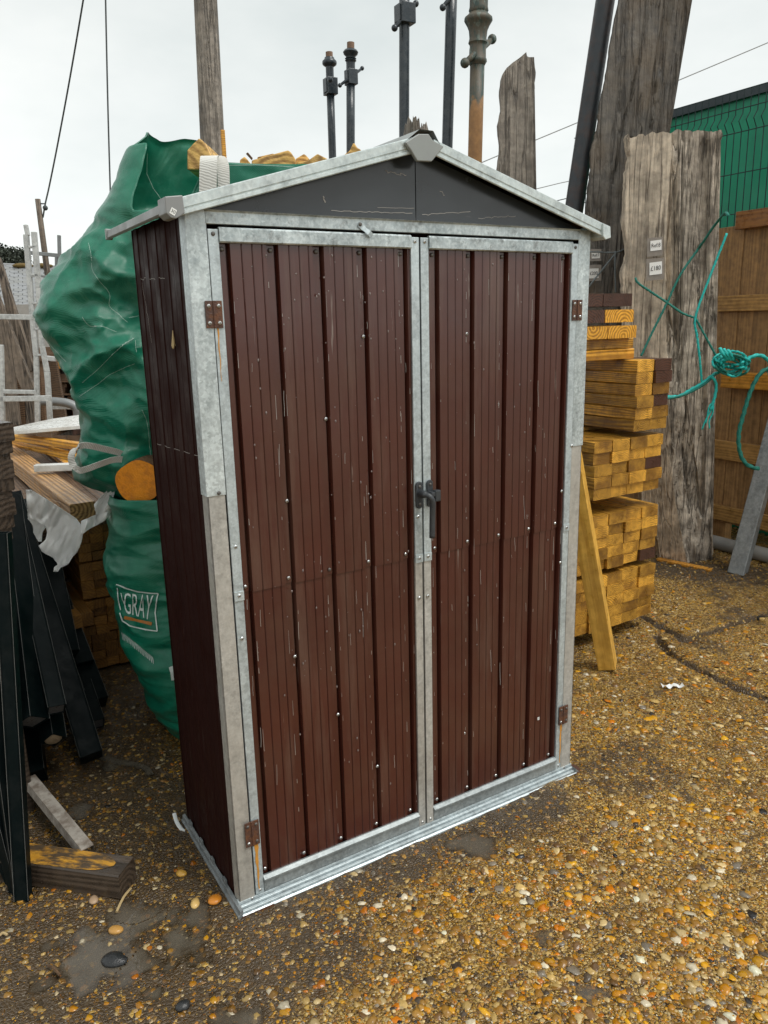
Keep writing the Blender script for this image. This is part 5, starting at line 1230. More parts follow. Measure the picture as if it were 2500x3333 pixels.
# firewood on top of the upper bag
def wedge(px_pts, h, depth, label, dz=0.0, mat=None):
    F_ = [V(at(x, y, h)) for x, y in px_pts]; c = sum(F_, Vector()) / len(F_); dv_ = V(HD) * depth + V(RD) * random.uniform(-.25, .25) * depth
    Bk = [p + dv_ + Vector((0, 0, -.02)) for p in F_]; B = MB(); n = len(F_)
    B.add(F_ + Bk, [list(range(n)), [n + i for i in range(n)][::-1]] + [[i, n + i, n + (i + 1) % n, (i + 1) % n] for i in range(n)])
    return tag(B.build('firewood', mat or M['firewood'], origin=c, bevel=.004), label, 'firewood', 'split firewood in the upper bag')
ZZ = lambda x, y: (398.1 + x * .24, 265.4 + y * .24)
FW = [([(25, 245), (75, 190), (130, 135), (165, 160), (240, 290), (240, 420), (25, 420)], 2.95, .22, 'dark wet square-cut firewood block poking up beside the white strap'),
      ([(498, 332), (540, 300), (570, 330), (560, 420), (500, 420)], 3.2, .2, 'tiny firewood tip just left of the long split piece'),
      ([(605, 335), (780, 285), (935, 243), (960, 262), (1003, 325), (1000, 430), (610, 430)], 2.95, .16, 'longest split firewood piece lying level on the bag rim'),
      ([(655, 305), (800, 272), (830, 290), (700, 330)], 3.06, .14, 'thin dark firewood slat behind the longest piece'),
      ([(1000, 320), (1060, 285), (1075, 275), (1105, 300), (1108, 340), (1100, 430), (1000, 430)], 3.05, .14, 'small knotty firewood piece between the long one and the wedge'),
      ([(1010, 352), (1110, 340), (1200, 275), (1340, 348), (1340, 450), (1010, 450)], 2.92, .16, 'wide triangular firewood wedge left of the first lamp post'),
      ([(1365, 345), (1420, 300), (1490, 245), (1522, 175), (1535, 185), (1560, 225), (1580, 230), (1612, 275), (1620, 420), (1365, 450)], 2.96, .16, 'bright splintered firewood piece with a sharp peak at the right')]
for q, h_, dp, lb in FW: wedge([ZZ(*p) for p in q], h_, dp, lb)
for k, q in enumerate((((560, 275), (610, 330)), ((568, 270), (612, 322)))):
    B = MB(); B.tube([at(*ZZ(*q[0]), 3.1), at(*ZZ(*q[1]), 3.1)], .003, 5); tag(B.build('twig', M['bark'], origin=at(*ZZ(*q[1]), 3.1)), ('lower', 'upper')[k] + ' thin dark twig sticking up from the firewood', 'twig')

# =================================================================== LEFT: BATTEN STACK
bw2, bt2 = .056, .0405
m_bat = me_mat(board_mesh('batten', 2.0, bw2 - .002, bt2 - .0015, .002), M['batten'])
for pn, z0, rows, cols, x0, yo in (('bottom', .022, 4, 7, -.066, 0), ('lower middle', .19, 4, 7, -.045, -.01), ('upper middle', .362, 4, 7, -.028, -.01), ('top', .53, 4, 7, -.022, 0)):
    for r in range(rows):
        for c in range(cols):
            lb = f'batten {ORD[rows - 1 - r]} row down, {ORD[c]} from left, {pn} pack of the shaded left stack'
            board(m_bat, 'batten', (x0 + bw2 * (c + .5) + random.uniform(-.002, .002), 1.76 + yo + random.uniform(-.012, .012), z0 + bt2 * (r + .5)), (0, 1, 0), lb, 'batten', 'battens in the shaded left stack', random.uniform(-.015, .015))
for z, zz in ((.186, 'bottom'), (.357, 'lower middle'), (.526, 'upper middle')):
    board(me_mat(board_mesh('bearer', .45, .05, .008), M['oldbrown']), 'bearer', (-.04, 2.1, z), (1, 0, 0), f'thin spacer on the {zz} pack of the shaded left stack', 'bearer')
board(me_mat(board_mesh('bearer', 1.5, .08, .022), M['oldbrown']), 'bearer', (-1.0, 2.2, .011), (1, 0, 0), 'flat floor bearer under the shaded left stack', 'bearer')
# chunkier planks left of it, and a wide bed of brown planks on top
mcp = me_mat(board_mesh('plank', 2.1, .075, .055), M['batten'])
for k, (x, y, z) in enumerate(((-.115, 1.50, .355), (-.10, 1.58, .30), (-.06, 1.56, .335))):
    board(mcp, 'plank', (x, y, z), (-.04, 1, 0), ('uppermost', 'lowest', 'inner')[k] + ' chunky plank jutting forward at the left side of the left stack', 'plank')
mtp = me_mat(board_mesh('plank', 2.3, .115, .032), M['oldbrown'])
for k in range(11):
    board(mtp, 'plank', (-.98 + .119 * k, 1.72 + random.uniform(-.02, .03) + .0 * k, .712 + random.uniform(-.002, .002)), (0, 1, 0), f'{ORD[k] if k < 8 else ("ninth", "tenth", "eleventh")[k - 8]} wet brown plank from the left, laid flat on the left stack', 'plank', 'wet brown planks on the left stack')
mfill = me_mat(board_mesh('timber', 2.0, .22, .165, .004), M['oldbrown'])
for i in range(4):
    for k in range(4):
        board(mfill, 'timber', (-.20 - .225 * k, 1.86, .112 + .169 * i), (0, 1, 0), f'dark bulk timber behind the green posts, {ORD[k]} from right, {ORD[i]} layer up', 'timber', 'dark bulk timbers behind the green posts')
# brown beam
Zb = .83; a1 = gz(150, 1090, Zb); a2 = gz(206, 1082, Zb); cen = (a1 + a2) / 2; wid = float(np.linalg.norm(a1 - a2)); hgt = .085
f1 = gz(18, 985, Zb); dirb = f1 - a1; dirb[2] = 0
mbm = me_mat(board_mesh('beam', 2.2, wid, hgt, .003), M['brownbeam'])
dn = dirb / np.linalg.norm(dirb); board(mbm, 'beam', tuple(cen + np.array([0, 0, -hgt / 2])), dirb, 'chunky brown sawn beam jutting towards the viewer over the white plastic', 'beam')
# white wooden offcut across the beam
a, c = gz(*y1(345, 810), Zb + .03), gz(*y1(900, 790), Zb + .03)
mo = me_mat(board_mesh('offcut', float(np.linalg.norm(c - a)), .05, .035), M['whiteboard']); board(mo, 'offcut', tuple(a), c - a, 'short white-topped board lying across the brown beam', 'board')
# yellow boards and the white sheet behind
def lay(name, q0, q1, z, w, t, mat, label, cat='board'):
    a, c = gz(*q0, z), gz(*q1, z); board(me_mat(board_mesh(name, float(np.linalg.norm(c - a)), w, t), mat), name, tuple(a), c - a, label, cat)
lay('board', y1(30, 500), y1(900, 615), .90, .045, .04, M['gold_bright'], 'upper of two thin yellow boards lying behind the brown beam')
lay('board', y1(40, 535), y1(860, 740), .84, .045, .04, M['gold_bright'], 'lower of two thin yellow boards running to the bulk bag')
lay('board', y1(380, 560), y1(700, 800), .765, .06, .03, M['gold_bright'], 'short yellow board lying flat on the planks between beam and bag')
lay('board', y1(30, 640), y1(330, 830), .80, .07, .05, M['gold_bright'], 'orange-yellow board end at the left edge beside the brown beam')
B = MB(); P = [gz(*y1(50, 432), .98), gz(*y1(60, 462), .98), gz(*y1(800, 400), .98), gz(*y1(800, 292), .98), gz(*y1(500, 335), .98)]
n = len(P); B.add([V(p) for p in P] + [V(p) - Vector((0, 0, .018)) for p in P], [list(range(n)), [n + i for i in range(n)][::-1]] + [[i, (i + 1) % n, n + (i + 1) % n, n + i] for i in range(n)])
tag(B.build('white_board', M['whiteboard'], origin=P[0]), 'wide wet white board lying level at the foot of the ladders', 'board')
lay('board', y1(170, 468), y1(560, 440), .955, .05, .02, M['whiteboard'], 'narrow white board just below the wide white one')

# white plastic sheet
def rowsheet(rows, h, nxx, mat, name, label, cat, amp=.025, lean=0.0, hole=None):
    B = MB(); n = 60; y0, y1_ = rows[0][0], rows[-1][0]; vs = []
    for j in range(n + 1):
        y = y0 + (y1_ - y0) * j / n; l = np.interp(y, [r[0] for r in rows], [r[1] for r in rows]); r_ = np.interp(y, [r[0] for r in rows], [r[2] for r in rows])
        l += 1.2 * noise.noise(Vector((y * .25, 1, 0))); r_ += 1.2 * noise.noise(Vector((y * .25, 5, 0)))
        for i in range(nxx + 1):
            x = l + (r_ - l) * i / nxx; q = Vector((x * .028 + y * .010, y * .009, 3)); d = amp * (1.6 * rid(q) + .5 * rid(q * 2.3) - .6) + .003 * noise.noise(q * 7)
            vs.append(at(x, y, h + d + lean * j / n))
    m = nxx + 1; B.add(vs, [[j * m + i, (j + 1) * m + i, (j + 1) * m + i + 1, j * m + i + 1] for j in range(n) for i in range(nxx)])
    o = B.build(name, mat, origin=vs[0], smooth=True, fix=False); md = o.modifiers.new('t', 'SOLIDIFY'); md.thickness = .0012
    return tag(o, label, cat)
pr = lambda y, l, r: (829.5 + y * .224, l * .224, r * .224)
ps = rowsheet([pr(1020, 250, 300), pr(1120, 255, 470), pr(1300, 290, 740), pr(1370, 440, 790), pr(1430, 455, 800), pr(1500, 440, 790), pr(1560, 372, 775), pr(1620, 405, 745), pr(1670, 505, 700), pr(1740, 560, 655), pr(1765, 520, 590), pr(1810, 515, 555)], 2.72, 34, M['plastic'], 'plastic_sheet', 'crumpled torn white plastic sheet hanging under the brown beam', 'plastic sheet', .022)
o = rowsheet([pr(1090, 255, 330), pr(1300, 270, 440), pr(1370, 320, 450), pr(1430, 320, 410), pr(1520, 370, 400)], 2.74, 14, M['plastic'], 'sheet_flap', 'x', 'x', .018); o.parent = ps; o.location = o.location - ps.location
for k in ('label', 'category'): del o[k]
o = rowsheet([pr(985, 1085, 1105), pr(1060, 1000, 1105), pr(1160, 905, 1095), pr(1260, 930, 1060), pr(1320, 780, 1010), pr(1400, 780, 860), pr(1445, 785, 800)], 2.64, 24, M['plastic'], 'sheet_flap', 'x', 'x', .03); o.parent = ps; o.location = o.location - ps.location
for k in ('label', 'category'): del o[k]

# =================================================================== LEFT: DARK STEEL POSTS
def sq_post(name, bot, top_, w, label, roll, cap='hollow', L_=None):
    d = V(top_) - V(bot); ln = L_ or d.length; d.normalize()
    e = empty(name, V(bot), label, 'steel post', 'dark green steel posts leaning on the left stack')
    z = Vector((0, 0, 1)); y = z.cross(d).normalized(); zz = d.cross(y); R_ = Matrix((d, y, zz)).transposed().to_4x4() @ Matrix.Rotation(roll, 4, 'X')
    def part(mb, nm, mat, bv=0):
        o = mb.build(nm, mat, e, bevel=bv); o.rotation_euler = R_.to_euler(); return o
    a = w / 2; B = MB(); t = .004
    B.box((0.0, -a, -a), (ln, -a + t, a)); B.box((0.0, a - t, -a), (ln, a, a)); B.box((0.0, -a + t, -a), (ln, a - t, -a + t)); B.box((0.0, -a + t, a - t), (ln, a - t, a))
    part(B, 'tube', M['steelpost'], .0015)
    B = MB()
    for sy, sz in ((-1, 1), (1, 1)): B.tube([(.0, sy * (a + .0004), sz * (a + .0004)), (ln, sy * (a + .0004), sz * (a + .0004))], .0005, 4)
    part(B, 'worn_edge', M['worn_edge'])
    B = MB()
    if cap == 'hollow': B.box((.004, -a + t, -a + t), (.008, a - t, a - t)); part(B, 'inner_plug', M['plug'])
    elif cap == 'mortar':
        B.ball((.004, 0, 0), a * .95, 12, (.25, 1, 1)); part(B, 'mortar_fill', M['mortar'])
    else: B.box((-.002, -a - .001, -a - .001), (0, a + .001, a + .001)); part(B, 'end_cap', M['steelpost'])
    return e
def gp(x, y, z): p = gz(*y2(x, y), z); return p
top = lambda x, y, h: at(*y2(x, y), h)
sq_post('steel_post', gp(325, 1425, .30), top(58, -900, 2.9), .075, 'dark green square post seen corner-on with a shiny diamond-shaped end', math.radians(45), 'hollow')
sq_post('steel_post', gp(940, 1780, .045), top(125, -890, 3.2), .075, 'longest dark green post whose capped end rests furthest right', -.12, 'cap')
sq_post('steel_post', gp(350, 2000, .035), top(120, -300, 3.3), .078, 'dark green post with its closed end lowest and nearest the white strip', -.10, 'cap')
sq_post('steel_post', gp(580, 1300, .32), top(110, -820, 2.95), .055, 'dark green post with a scuffed pale edge and open end', .1, 'hollow')
sq_post('steel_post', gp(550, 1610, .20), top(400, 600, 2.65), .058, 'dark green post with a mortar-filled diamond end', math.radians(45), 'mortar')
sq_post('steel_post', gp(860, 850, .20), top(230, -820, 3.5), .070, 'dark green post ending highest, against the batten stack', .05, 'cap')
sq_post('steel_post', gp(850, 1000, .13), top(250, -760, 3.5), .060, 'dark green post with an open trapezoid end below the highest one', .0, 'hollow')
sq_post('steel_post', gp(1000, 1230, .08), top(280, -700, 3.5), .075, 'dark green post with a blunt end at the right of the bundle', .05, 'cap')
sq_post('steel_post', gp(990, 1450, .04), top(330, -500, 3.5), .06, 'short dark green post end low on the right of the bundle', .0, 'hollow')
sq_post('steel_post', gp(230, 1250, .22), top(10, 100, 3.0), .08, 'dark green post half hidden behind the corner-on post', .2, 'cap')
for k in range(5):
    sq_post('steel_post', gp(150 + 130 * k, 900 - 40 * k, .30), top(-60 + 130 * k, -350, 3.2), .08, ('first', 'second', 'third', 'fourth', 'fifth')[k] + ' dark green post from the left in the hidden back layer of the bundle', .1 * k, 'cap')
# front group at the very left: fanned posts standing on the ground
def fpost(bx, by, tx, ty, th, w, label, roll=0.1): 
    return sq_post('steel_post', gz(bx, by, .01), at(tx, ty, th), w, label, roll, 'cap')
fpost(51, 1938, 5, 1150, 1.95, .036, 'nearest dark green post standing upright at the left edge', .3)
fpost(44, 1930, -40, 1300, 1.98, .034, 'second nearest dark green post fanned out at the left edge', .3)
fpost(38, 1920, -90, 1420, 1.98, .034, 'third dark green post fanned out at the left edge', .3)
fpost(30, 1900, -150, 1500, 2.0, .034, 'fourth and flattest dark green post at the left edge', .3)
fpost(28, 1500, -20, 1080, 2.2, .05, 'dark green post behind the fanned ones at the left edge', .1)
B = MB(); p = gz(*z7(150, 1165), .004); B.box((-.02, -.008, 0), (.02, .012, .01), Matrix.Translation(V(p)) @ Matrix.Rotation(.3, 4, 'Z')); tag(B.build('wooden_wedge', M['gold'], bevel=.002), 'small wooden wedge under the foot of the nearest green post', 'wedge')
# ground beam, strip
a = (gz(258, 1894, .075) + gz(288, 1853, .075)) / 2; wl_ = .085; dirg = gz(0, 1815, .075) - gz(288, 1853, .075)
mgb = me_mat(board_mesh('ground_beam', 1.3, wl_, .075, .004), M['blackbeam'])
gbm = board(mgb, 'beam', (a[0], a[1], .0375 + .004), dirg, 'wet square beam with a worn yellow top lying on the ground at left', 'beam')
# worn yellow top: a ragged strip of bare wood of its own
def worn_mat():
    m, t, p = new_mat('worn_yellow_top'); v = coords(t, (.35, 1, 1), False)
    c = mix(t, ramp(t, noise_n(t, v, 34, 7, .7), [(.42, 0.0), (.56, 1.0)]), (.075, .05, .028), mix(t, noise_n(t, v, 60, 4), (.36, .15, .012), (.72, .38, .04)))
    L(t, c, p.inputs['Base Color']); p.inputs['Roughness'].default_value = .35; bump(t, p, noise_n(t, v, 90, 5), .5, .004); return m
B = MB(); n = 60; vs = []
for i in range(n + 1):
    x = .035 + 1.2 * i / n; q = 1 - math.exp(-(x - .03) / .03)
    vs += [(x, -.0395 * q * (1 - .25 * abs(noise.noise(Vector((x * 24, 1, 1))))), .0386), (x, .040 * q * (1 - .12 * abs(noise.noise(Vector((x * 30, 7, 1))))), .0386)]
B.add(vs, [[2 * i, 2 * i + 2, 2 * i + 3, 2 * i + 1] for i in range(n)]); B.build('worn_top', worn_mat(), gbm, fix=False)
a, c = gz(*z7(150, 430), .11), gz(*z7(495, 855), .085); d = V(c) - V(a); ln = d.length; d.normalize()
B = MB(); sdv = d.cross(Vector((0, 0, 1))).normalized(); w1 = sdv * .032; upv = Vector((0, 0, 1)); A_ = V(a); C_ = V(c); th = Vector((0, 0, -.004))
B.add([A_ - w1, A_ + w1 * .1, C_ + w1 * .1, C_ - w1] + [p + th for p in (A_ - w1, A_ + w1 * .1, C_ + w1 * .1, C_ - w1)], [[0, 1, 2, 3], [7, 6, 5, 4], [0, 4, 5, 1], [1, 5, 6, 2], [2, 6, 7, 3], [3, 7, 4, 0]])
B.add([A_ + w1 * .1, A_ + w1 * .25 - upv * .028, C_ + w1 * .25 - upv * .028, C_ + w1 * .1], [[0, 1, 2, 3]])
B.add([A_ - w1, A_ - w1 - upv * .028, C_ - w1 - upv * .028, C_ - w1], [[0, 1, 2, 3]])
tag(B.build('angle_iron', M['angle'], origin=a), 'pale scuffed metal angle propped on the ground beam', 'metal strip')
# dark timbers stacked at left edge
mlt = me_mat(board_mesh('timber', 1.2, .10, .052), M['blackbeam'])
for k in range(9):
    y = 1150 - 27 * k; p = at(12 + (k % 3) * 4 - (k > 4) * 4, y, 2.15); board(mlt, 'timber', (p[0] - .03, p[1], p[2]), (-.25, 1, 0), f'dark timber end at the left edge, {ORD[k] if k < 8 else "ninth"} from the bottom', 'timber', 'dark timber ends at the left edge')
B = MB(); B.box((-.34, 0, 0), (.0, .9, .62)); p = at(10, 1165, 2.2); tag(B.build('timber_bearer_block', M['blackbeam'], loc=(p[0] - .02, p[1] + .05, 0), bevel=.01), 'dark block supporting the timber ends at the left edge', 'block')

# =================================================================== LEFT BACKGROUND
def bar_px(B, x0, y0, x1, y1_, h0, h1, w, d):
    a, c = V(at(x0, y0, h0)), V(at(x1, y1_, h1)); dv = (c - a); ln = dv.length; dv.normalize()
    s1 = Vector(HD) if abs(dv.dot(Vector(HD))) < .9 else Vector((0, 0, 1)); s2 = dv.cross(s1).normalized(); s1 = s2.cross(dv).normalized()
    vs = [p + s2 * i * w / 2 + s1 * j * d / 2 for p in (a, c) for i, j in ((-1, -1), (1, -1), (1, 1), (-1, 1))]
    B.add(vs, [[0, 1, 5, 4], [1, 2, 6, 5], [2, 3, 7, 6], [3, 0, 4, 7], [3, 2, 1, 0], [4, 5, 6, 7]])
HB = 5.0; k4 = .28 * HB / FD * 1.03
def rail4(par, name, q0, q1, wpx, mat, h=HB, d=.025, h1=None):
    B = MB(); (x0, y0), (x1, y1_) = z4(*q0), z4(*q1); bar_px(B, x0, y0, x1, y1_, h, h1 or h, wpx * .28 * h / FD * 1.03, d); return B.build(name, mat, par, origin=PW(par), bevel=.003)
l1 = empty('extension_ladder', at(*z4(260, 1560), HB), 'tall aluminium extension ladder standing upright behind the left stack', 'ladder')
for nm, a, c, w in (('rail', (198, 75), (215, 160), 26), ('rail', (202, 150), (250, 775), 36), ('rail', (250, 775), (280, 1090), 38), ('rail', (280, 1090), (292, 1600), 34), ('rail', (263, 130), (298, 560), 36), ('rail', (298, 560), (325, 1010), 34), ('rail', (325, 1010), (365, 1210), 34), ('rail', (365, 1210), (388, 1600), 36)):
    rail4(l1, nm, a, c, w, M['alu'])
for y, xa, xb in ((248, 215, 285), (465, 235, 300), (683, 245, 310), (882, 262, 320), (1082, 270, 335), (470, 235, 300)):
    rail4(l1, 'rung', (xa, y), (xb, y - 4), 16, M['alu'])
l2 = empty('aluminium_frame', at(*z4(0, 1400), HB - .2), 'white aluminium ladder frame lying on its side across the left edge', 'ladder')
for a, c, w in (((-60, 783), (255, 790), 38), ((-60, 1420), (395, 1412), 40), ((5, 1000), (18, 1620), 40), ((30, 1362), (270, 1366), 30)):
    rail4(l2, 'rail', a, c, w, M['alu'], HB - .2)
l3 = empty('tubular_frame', at(*z4(450, 400), HB + .3), 'grey tubular steel frame behind the ladder and the bulk bag', 'frame')
for a, c, w in (((456, 155), (462, 420), 20), ((240, 292), (452, 312), 26), ((435, 320), (437, 520), 16), ((350, 1102), (430, 1112), 34), ((400, 1484), (640, 1484), 28), ((320, 470), (400, 480), 16)):
    rail4(l3, 'tube', a, c, w, M['alu'] if w > 26 else M['tube'], HB + .3)
B = MB(); B.tube(smoothpath([at(*z4(*q), HB + .3) for q in ((310, 1440), (430, 1440), (530, 1455), (590, 1490), (605, 1560))], 6), .03, 10); B.build('tube', M['tube'], l3, origin=PW(l3), smooth=True)
# leaning old boards
def lean_board(q, h, label, mat='greyboard', h2=None):
    """q: four z4 corners: top-left, top-right, bottom-right, bottom-left"""
    P = [V(at(*z4(*p), h if i < 2 else (h2 or h))) for i, p in enumerate(q)]; bk = [p + V(HD) * .04 for p in P]
    B = MB(); B.add(P + bk, [[0, 1, 2, 3], [7, 6, 5, 4], [0, 4, 5, 1], [1, 5, 6, 2], [2, 6, 7, 3], [3, 7, 4, 0]])
    tag(B.build('leaning_board', M[mat], origin=(P[2] + P[3]) / 2, bevel=.004), label, 'board', 'old boards leaning behind the ladders')
lean_board([(-60, 250), (0, 350), (262, 1200), (150, 1240)], 5.6, 'widest old grey board leaning from upper left, behind the ladders')
lean_board([(-150, 560), (-40, 560), (262, 1340), (185, 1400)], 5.5, 'second grey board leaning in front of the widest one')
lean_board([(-30, 800), (60, 800), (150, 1620), (40, 1640)], 5.9, 'dark upright old board behind the white frame')
lean_board([(60, 860), (150, 860), (200, 1640), (120, 1640)], 6.0, 'brown old board standing third from the left edge', 'oldbrown')
lean_board([(150, 800), (215, 800), (265, 1640), (205, 1640)], 6.0, 'brown old board standing behind the ladder foot')
lean_board([(190, 800), (250, 800), (340, 1640), (280, 1640)], 6.1, 'dark old board right of the ladder foot', 'oldbrown')
lean_board([(350, 1140), (430, 1120), (520, 1640), (400, 1640)], 6.2, 'brown panel standing between the ladder and the shelf', 'oldbrown')
lean_board([(-300, 1100), (-100, 700), (40, 1640), (-150, 1640)], 6.3, 'large dark board leaning at the far left', 'greyboard')
# storage shelf with clutter
sh = empty('storage_shelf', at(*z4(520, 1640), 6.5), 'dark open storage shelf with clutter seen beside the bulk bag', 'shelf')
hs_ = 6.5
def shbox(x0, y0, x1, y1_, mat, nm, dep=.3, h=hs_):
    a, c = at(*z4(x0, y1_), h), at(*z4(x1, y0), h); B = MB(); P = [V(at(*z4(*q), h)) for q in ((x0, y0), (x1, y0), (x1, y1_), (x0, y1_))]; bk = [p + V(HD) * dep for p in P]
    B.add(P + bk, [[0, 1, 2, 3], [7, 6, 5, 4], [0, 4, 5, 1], [1, 5, 6, 2], [2, 6, 7, 3], [3, 7, 4, 0]]); return B.build(nm, mat, sh, origin=PW(sh))
shbox(420, 1110, 760, 1185, M['orange_rail'], 'top_board'); shbox(420, 1185, 440, 1700, M['oldbrown'], 'upright'); shbox(560, 1185, 575, 1700, M['darkboard'], 'upright')
for y in (1280, 1380, 1480): shbox(440, y, 760, y + 10, M['oldbrown'], 'shelf_board')
shbox(420, 1190, 760, 1700, M['blackbeam'], 'back_panel', .02, hs_ + .3)
for x, y, w_, h_ in ((465, 1225, 60, 50), (470, 1330, 30, 45), (520, 1400, 70, 70), (455, 1300, 60, 30), (480, 1410, 30, 60)): shbox(x, y, x + w_, y + h_, M['shelf_stuff'], 'clutter', .1, hs_ + .05)
# backdrop timber wall closing the yard behind the stacks
def yard_wall():
    e = empty('yard_hoarding', (0.2, 7.5, 0), 'dark boarded hoarding closing the yard behind the left stack', 'hoarding')
    f = MB(); f.box((0, 0, 0), (.145, .02, 1.35)); b0 = f.build('board', M['oldbrown'], e, bevel=.003); b0.location = (-1.4, 0, 0)
    for k in range(1, 34): copy_obj(b0, e, (-1.4 + .15 * k, random.uniform(0, .01), random.uniform(-.02, .02)))
    b = MB(); b.box((-1.4, -.03, 1.2), (3.7, -.001, 1.28)); b.build('rail', M['oldbrown'], e)
yard_wall()
# slate roofed house
hz = 14.0
ho = empty('slate_roof_house', (float(at(60, 600, hz)[0]), float(at(60, 600, hz)[1]), 0), 'low house with a grey slate roof and mossy ridge at the far left', 'house')
hw = V(ho.location); pxs = hz / FD * 1.03
ridge_l, ridge_r = V(at(-40, 572, hz + 1.2)), V(at(135, 580, hz + 1.2)); rdir = (ridge_r - ridge_l); rl = rdir.length; rdir.normalize()
dn_ = (V(at(48, 690, hz - .6)) - V(at(48, 576, hz + 1.2))); dl2 = dn_.length; dn_.normalize(); nr = rdir.cross(dn_).normalized(); nr = nr if nr.z > 0 else -nr
B = MB(); o0 = ridge_l - hw; B.add([o0, o0 + rdir * rl, o0 + rdir * rl + dn_ * dl2, o0 + dn_ * dl2], [[0, 1, 2, 3]]); B.build('roof_deck', M['slate'], ho, fix=False)
sw, shh = .155, .085
S0 = MB(); S0.add([rdir * 0, rdir * (sw - .012), rdir * (sw - .012) + dn_ * (shh * 1.25), dn_ * (shh * 1.25)] + [p + nr * .012 for p in (rdir * 0, rdir * (sw - .012), rdir * (sw - .012) + dn_ * (shh * 1.25), dn_ * (shh * 1.25))], [[0, 1, 2, 3], [4, 7, 6, 5], [2, 6, 7, 3], [0, 3, 7, 4], [1, 5, 6, 2]])
s0 = S0.build('slate', M['slate'], ho); s0.location = o0; cnt = 0
for j in range(int(dl2 / shh)):
    for i in range(int(rl / sw)):
        if cnt > 285: break
        cnt += 1; copy_obj(s0, ho, o0 + rdir * (i * sw + (sw / 2 if j % 2 else 0)) + dn_ * (j * shh) + nr * (.012 + random.uniform(0, .008)))
B = MB(); B.tube([o0, o0 + rdir * rl], .05, 8); B.build('ridge_tile', M['slate'], ho)
for x, w_ in ((48, 14), (90, 6)):
    B = MB(); c = V(at(x, 574, hz + 1.15)) - hw; B.ball(c, .11, 12, (w_ / 9, 1, .45)); B.ball(c + rdir * .1, .09, 10, (1.3, 1, .4)); B.build('moss', M['moss'], ho)
B = MB(); q0 = V(at(-40, 690, hz - .6)) - hw; B.box((0, 0, 0), (rl, .2, 2.0), Matrix.Translation((q0.x, q0.y, -0.05)) @ Matrix.Rotation(math.atan2(rdir.y, rdir.x), 4, 'Z')); B.build('wall', M['render_wall'], ho)
# small pole with cable
e = empty('wooden_pole', (0, 0, 0), 'small brown wooden pole with a cable clamp at its top, far left', 'pole'); a, b_, g = ground_line(81.5, 430, 101, 578, 9.0); e.location = (g[0], g[1], 0)
B = MB(); B.tube([a + (g - a) * i / 8 for i in range(9)], [.028 + .018 * i / 8 for i in range(9)], 12); B.build('pole_shaft', M['greyboard'], e, origin=(g[0], g[1], 0), smooth=True)
B = MB(); B.tube([at(81, 437, 9), at(90, 440, 9), at(98, 440, 9), at(98, 447, 9)], .008, 6); B.ball(at(98, 449, 9), .028, 8); B.build('cable_clamp', M['cable'], e, origin=(g[0], g[1], 0))
# trees
def tree(px, base_y, h, w_px, h_px, label, seed):
    rg = random.Random(seed); pxx = h / FD * 1.03; c = V(at(px, base_y, h)); e = empty('tree', (c.x, c.y, 0), label, 'tree'); o = V((c.x, c.y, 0))
    B = MB(); top = c + Vector((0, 0, h_px * pxx)); tips = []
    B.tube([o - o, c - o, top - o], [.18, .10, .02], 7)
    for k in range(16):
        s = rg.random() ** .7; b0 = c.lerp(top, s * .9) - o; th = rg.uniform(0, 6.28); ln = w_px * pxx * .5 * (1.15 - s) * rg.uniform(.5, 1); t_ = b0 + Vector((math.cos(th) * ln, math.sin(th) * ln, ln * .35)); B.tube([b0, t_], [.03, .008], 5); tips += [(b0.lerp(t_, q)) for q in (.4, .6, .8, 1)]
    B.build('trunk', M['bark_tree'], e); B = MB()
    for t_ in tips:
        for k in range(34):
            p = t_ + Vector([rg.gauss(0, .11) for _ in range(3)]); a = Vector([rg.uniform(-1, 1) for _ in range(3)]).normalized() * .055; b2 = a.cross(Vector([rg.uniform(-1, 1) for _ in range(3)])).normalized() * .03
            B.add([p - a, p + b2, p + a, p - b2], [[0, 1, 2, 3]])
    B.build('crown', M['leaf'], e, fix=False)
tree(14, 590, 25, 62, 46, 'bare-looking dark tree above the slate roof at the left edge', 3)
tree(47, 590, 26, 26, 36, 'small dark conifer tip just right of the larger tree', 4)

# =================================================================== SMALL THINGS ON THE GROUND
def hh_(p): return float(height(np.array([p[0]]), np.array([p[1]]))[0])
def stone(px, py, r, sc, mat, label, name='stone', cat='stone'):
    p = gz(px, py); B = MB(); B.ball((0, 0, 0), r, 14, sc); rg = random.Random(px)
    B.v = [tuple(Vector(v) * (1 + .22 * noise.noise(Vector(v) * 60 + Vector((px, 0, 0))))) for v in B.v]
    o = B.build(name, mat, loc=(p[0], p[1], hh_(p) + r * sc[2] * .5), smooth=True); o.rotation_euler = (0, 0, rg.uniform(0, 3)); tag(o, label, cat)
stone(*z7(685, 1525), .026, (1.3, .9, .45), M['stone_dark'], 'crumpled black stone in the puddle at lower left')
stone(*z7(1100, 1815), .018, (1.0, .8, .5), M['stone_dark'], 'dark grey stone near the bottom edge, left of centre')
stone(*z7(1290, 1175), .019, (1, 1, .4), simple('orange_stone', (.55, .20, .02), .3, bmp=.4), 'large bright orange stone beside the left front corner of the shed')
stone(*z7(1170, 1185), .016, (1.2, .8, .5), simple('yellow_stone', (.60, .40, .14), .3, bmp=.4), 'yellow angular stone left of the orange one')
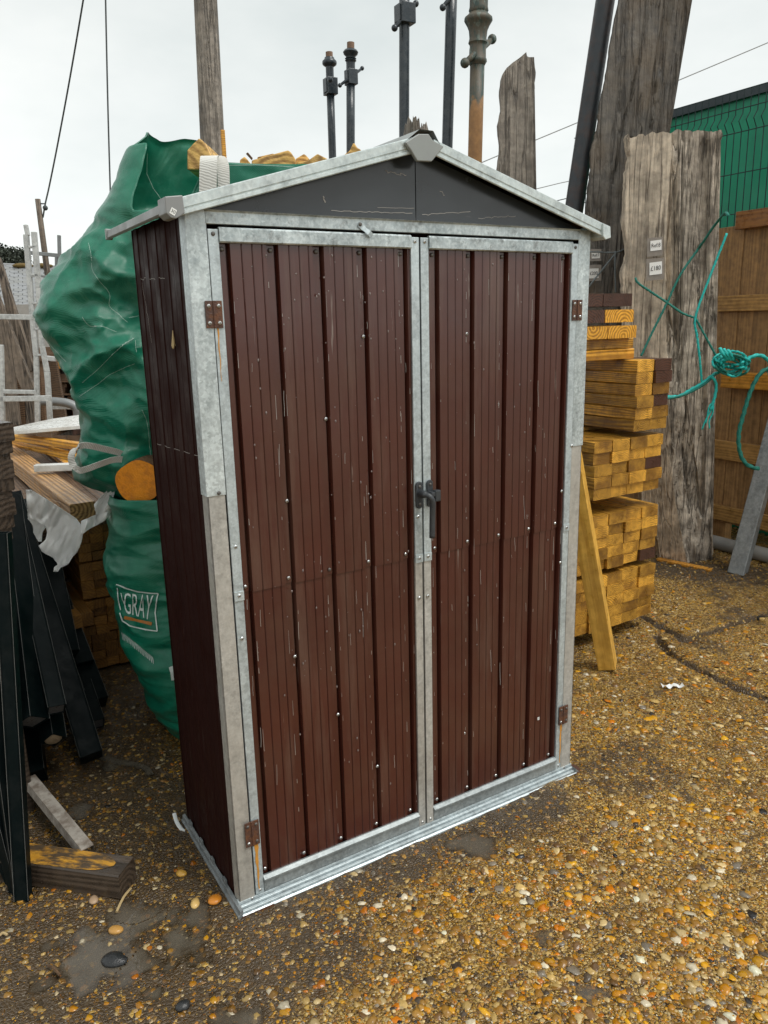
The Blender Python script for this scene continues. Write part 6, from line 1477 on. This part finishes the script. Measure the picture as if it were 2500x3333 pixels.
stone(*z7(695, 1345), .017, (1.2, .9, .5), simple('amber_stone', (.45, .24, .06), .25, bmp=.4), 'amber stone at the upper rim of the puddle')
stone(*z7(565, 1180), .014, (1.2, .9, .5), simple('tan_stone', (.35, .24, .15), .4, bmp=.4), 'tan stone in front of the ground beam')
stone(*z7(1090, 1020), .015, (1.2, .9, .5), simple('ochre_stone', (.50, .28, .05), .3, bmp=.4), 'ochre stone on the dark soil left of the shed')
stone(*z8(1620, 1055), .035, (1.6, .9, .3), M['stone_dark'], 'flat dark stone on the ridged concrete at the right edge')
B = MB(); p = gz(1452, 1490); vs = []
for i in range(9):
    vs += [Vector((-.045 + .0112 * i, -.010 + .006 * math.sin(i * 2.2), .008 + .008 * math.sin(i * 1.7))), Vector((-.045 + .0112 * i, .010 + .007 * math.cos(i * 1.4), .012 + .006 * math.cos(i * 2.3)))]
B.add(vs, [[2 * i, 2 * i + 1, 2 * i + 3, 2 * i + 2] for i in range(8)]); o = B.build('paper_scrap', M['paper'], loc=(p[0], p[1], hh_(p)), fix=False, smooth=True); o.rotation_euler = (0, 0, -.5); tag(o, 'torn scrap of white paper on the wet concrete right of the leaning post', 'paper')
for k, (q0, q1, lb) in enumerate(((z7(215, 1330), z7(285, 1235), 'thin twig on the soil below the ground beam'), (z7(700, 1230), z7(785, 1090), 'brown reed leaf beside the end of the ground beam'), (z7(290, 1555), z7(360, 1610), 'dark stick at the edge of the puddle'), (z7(0, 1372), z7(45, 1370), 'pale straw at the left edge'))):
    a, c = gz(*q0, .012), gz(*q1, .014); B = MB(); B.tube(smoothpath([a, (a + c) / 2 + np.array([0, .004, .004]), c], 5), .0035 if k else .0025, 6); tag(B.build('twig', M['bark'] if k in (0, 2) else M['straw'], origin=a), lb, 'twig')
for q0, q1, lb in (((1226, 2975 / 1.507), (1244, 3000 / 1.507), 'pale straw lying on the gravel in the centre foreground'),):
    a, c = gz(1015, 1955, .012), gz(1030, 1935, .012); B = MB(); B.tube([a, c], .0015, 5); tag(B.build('straw', M['straw'], origin=a), lb, 'straw')
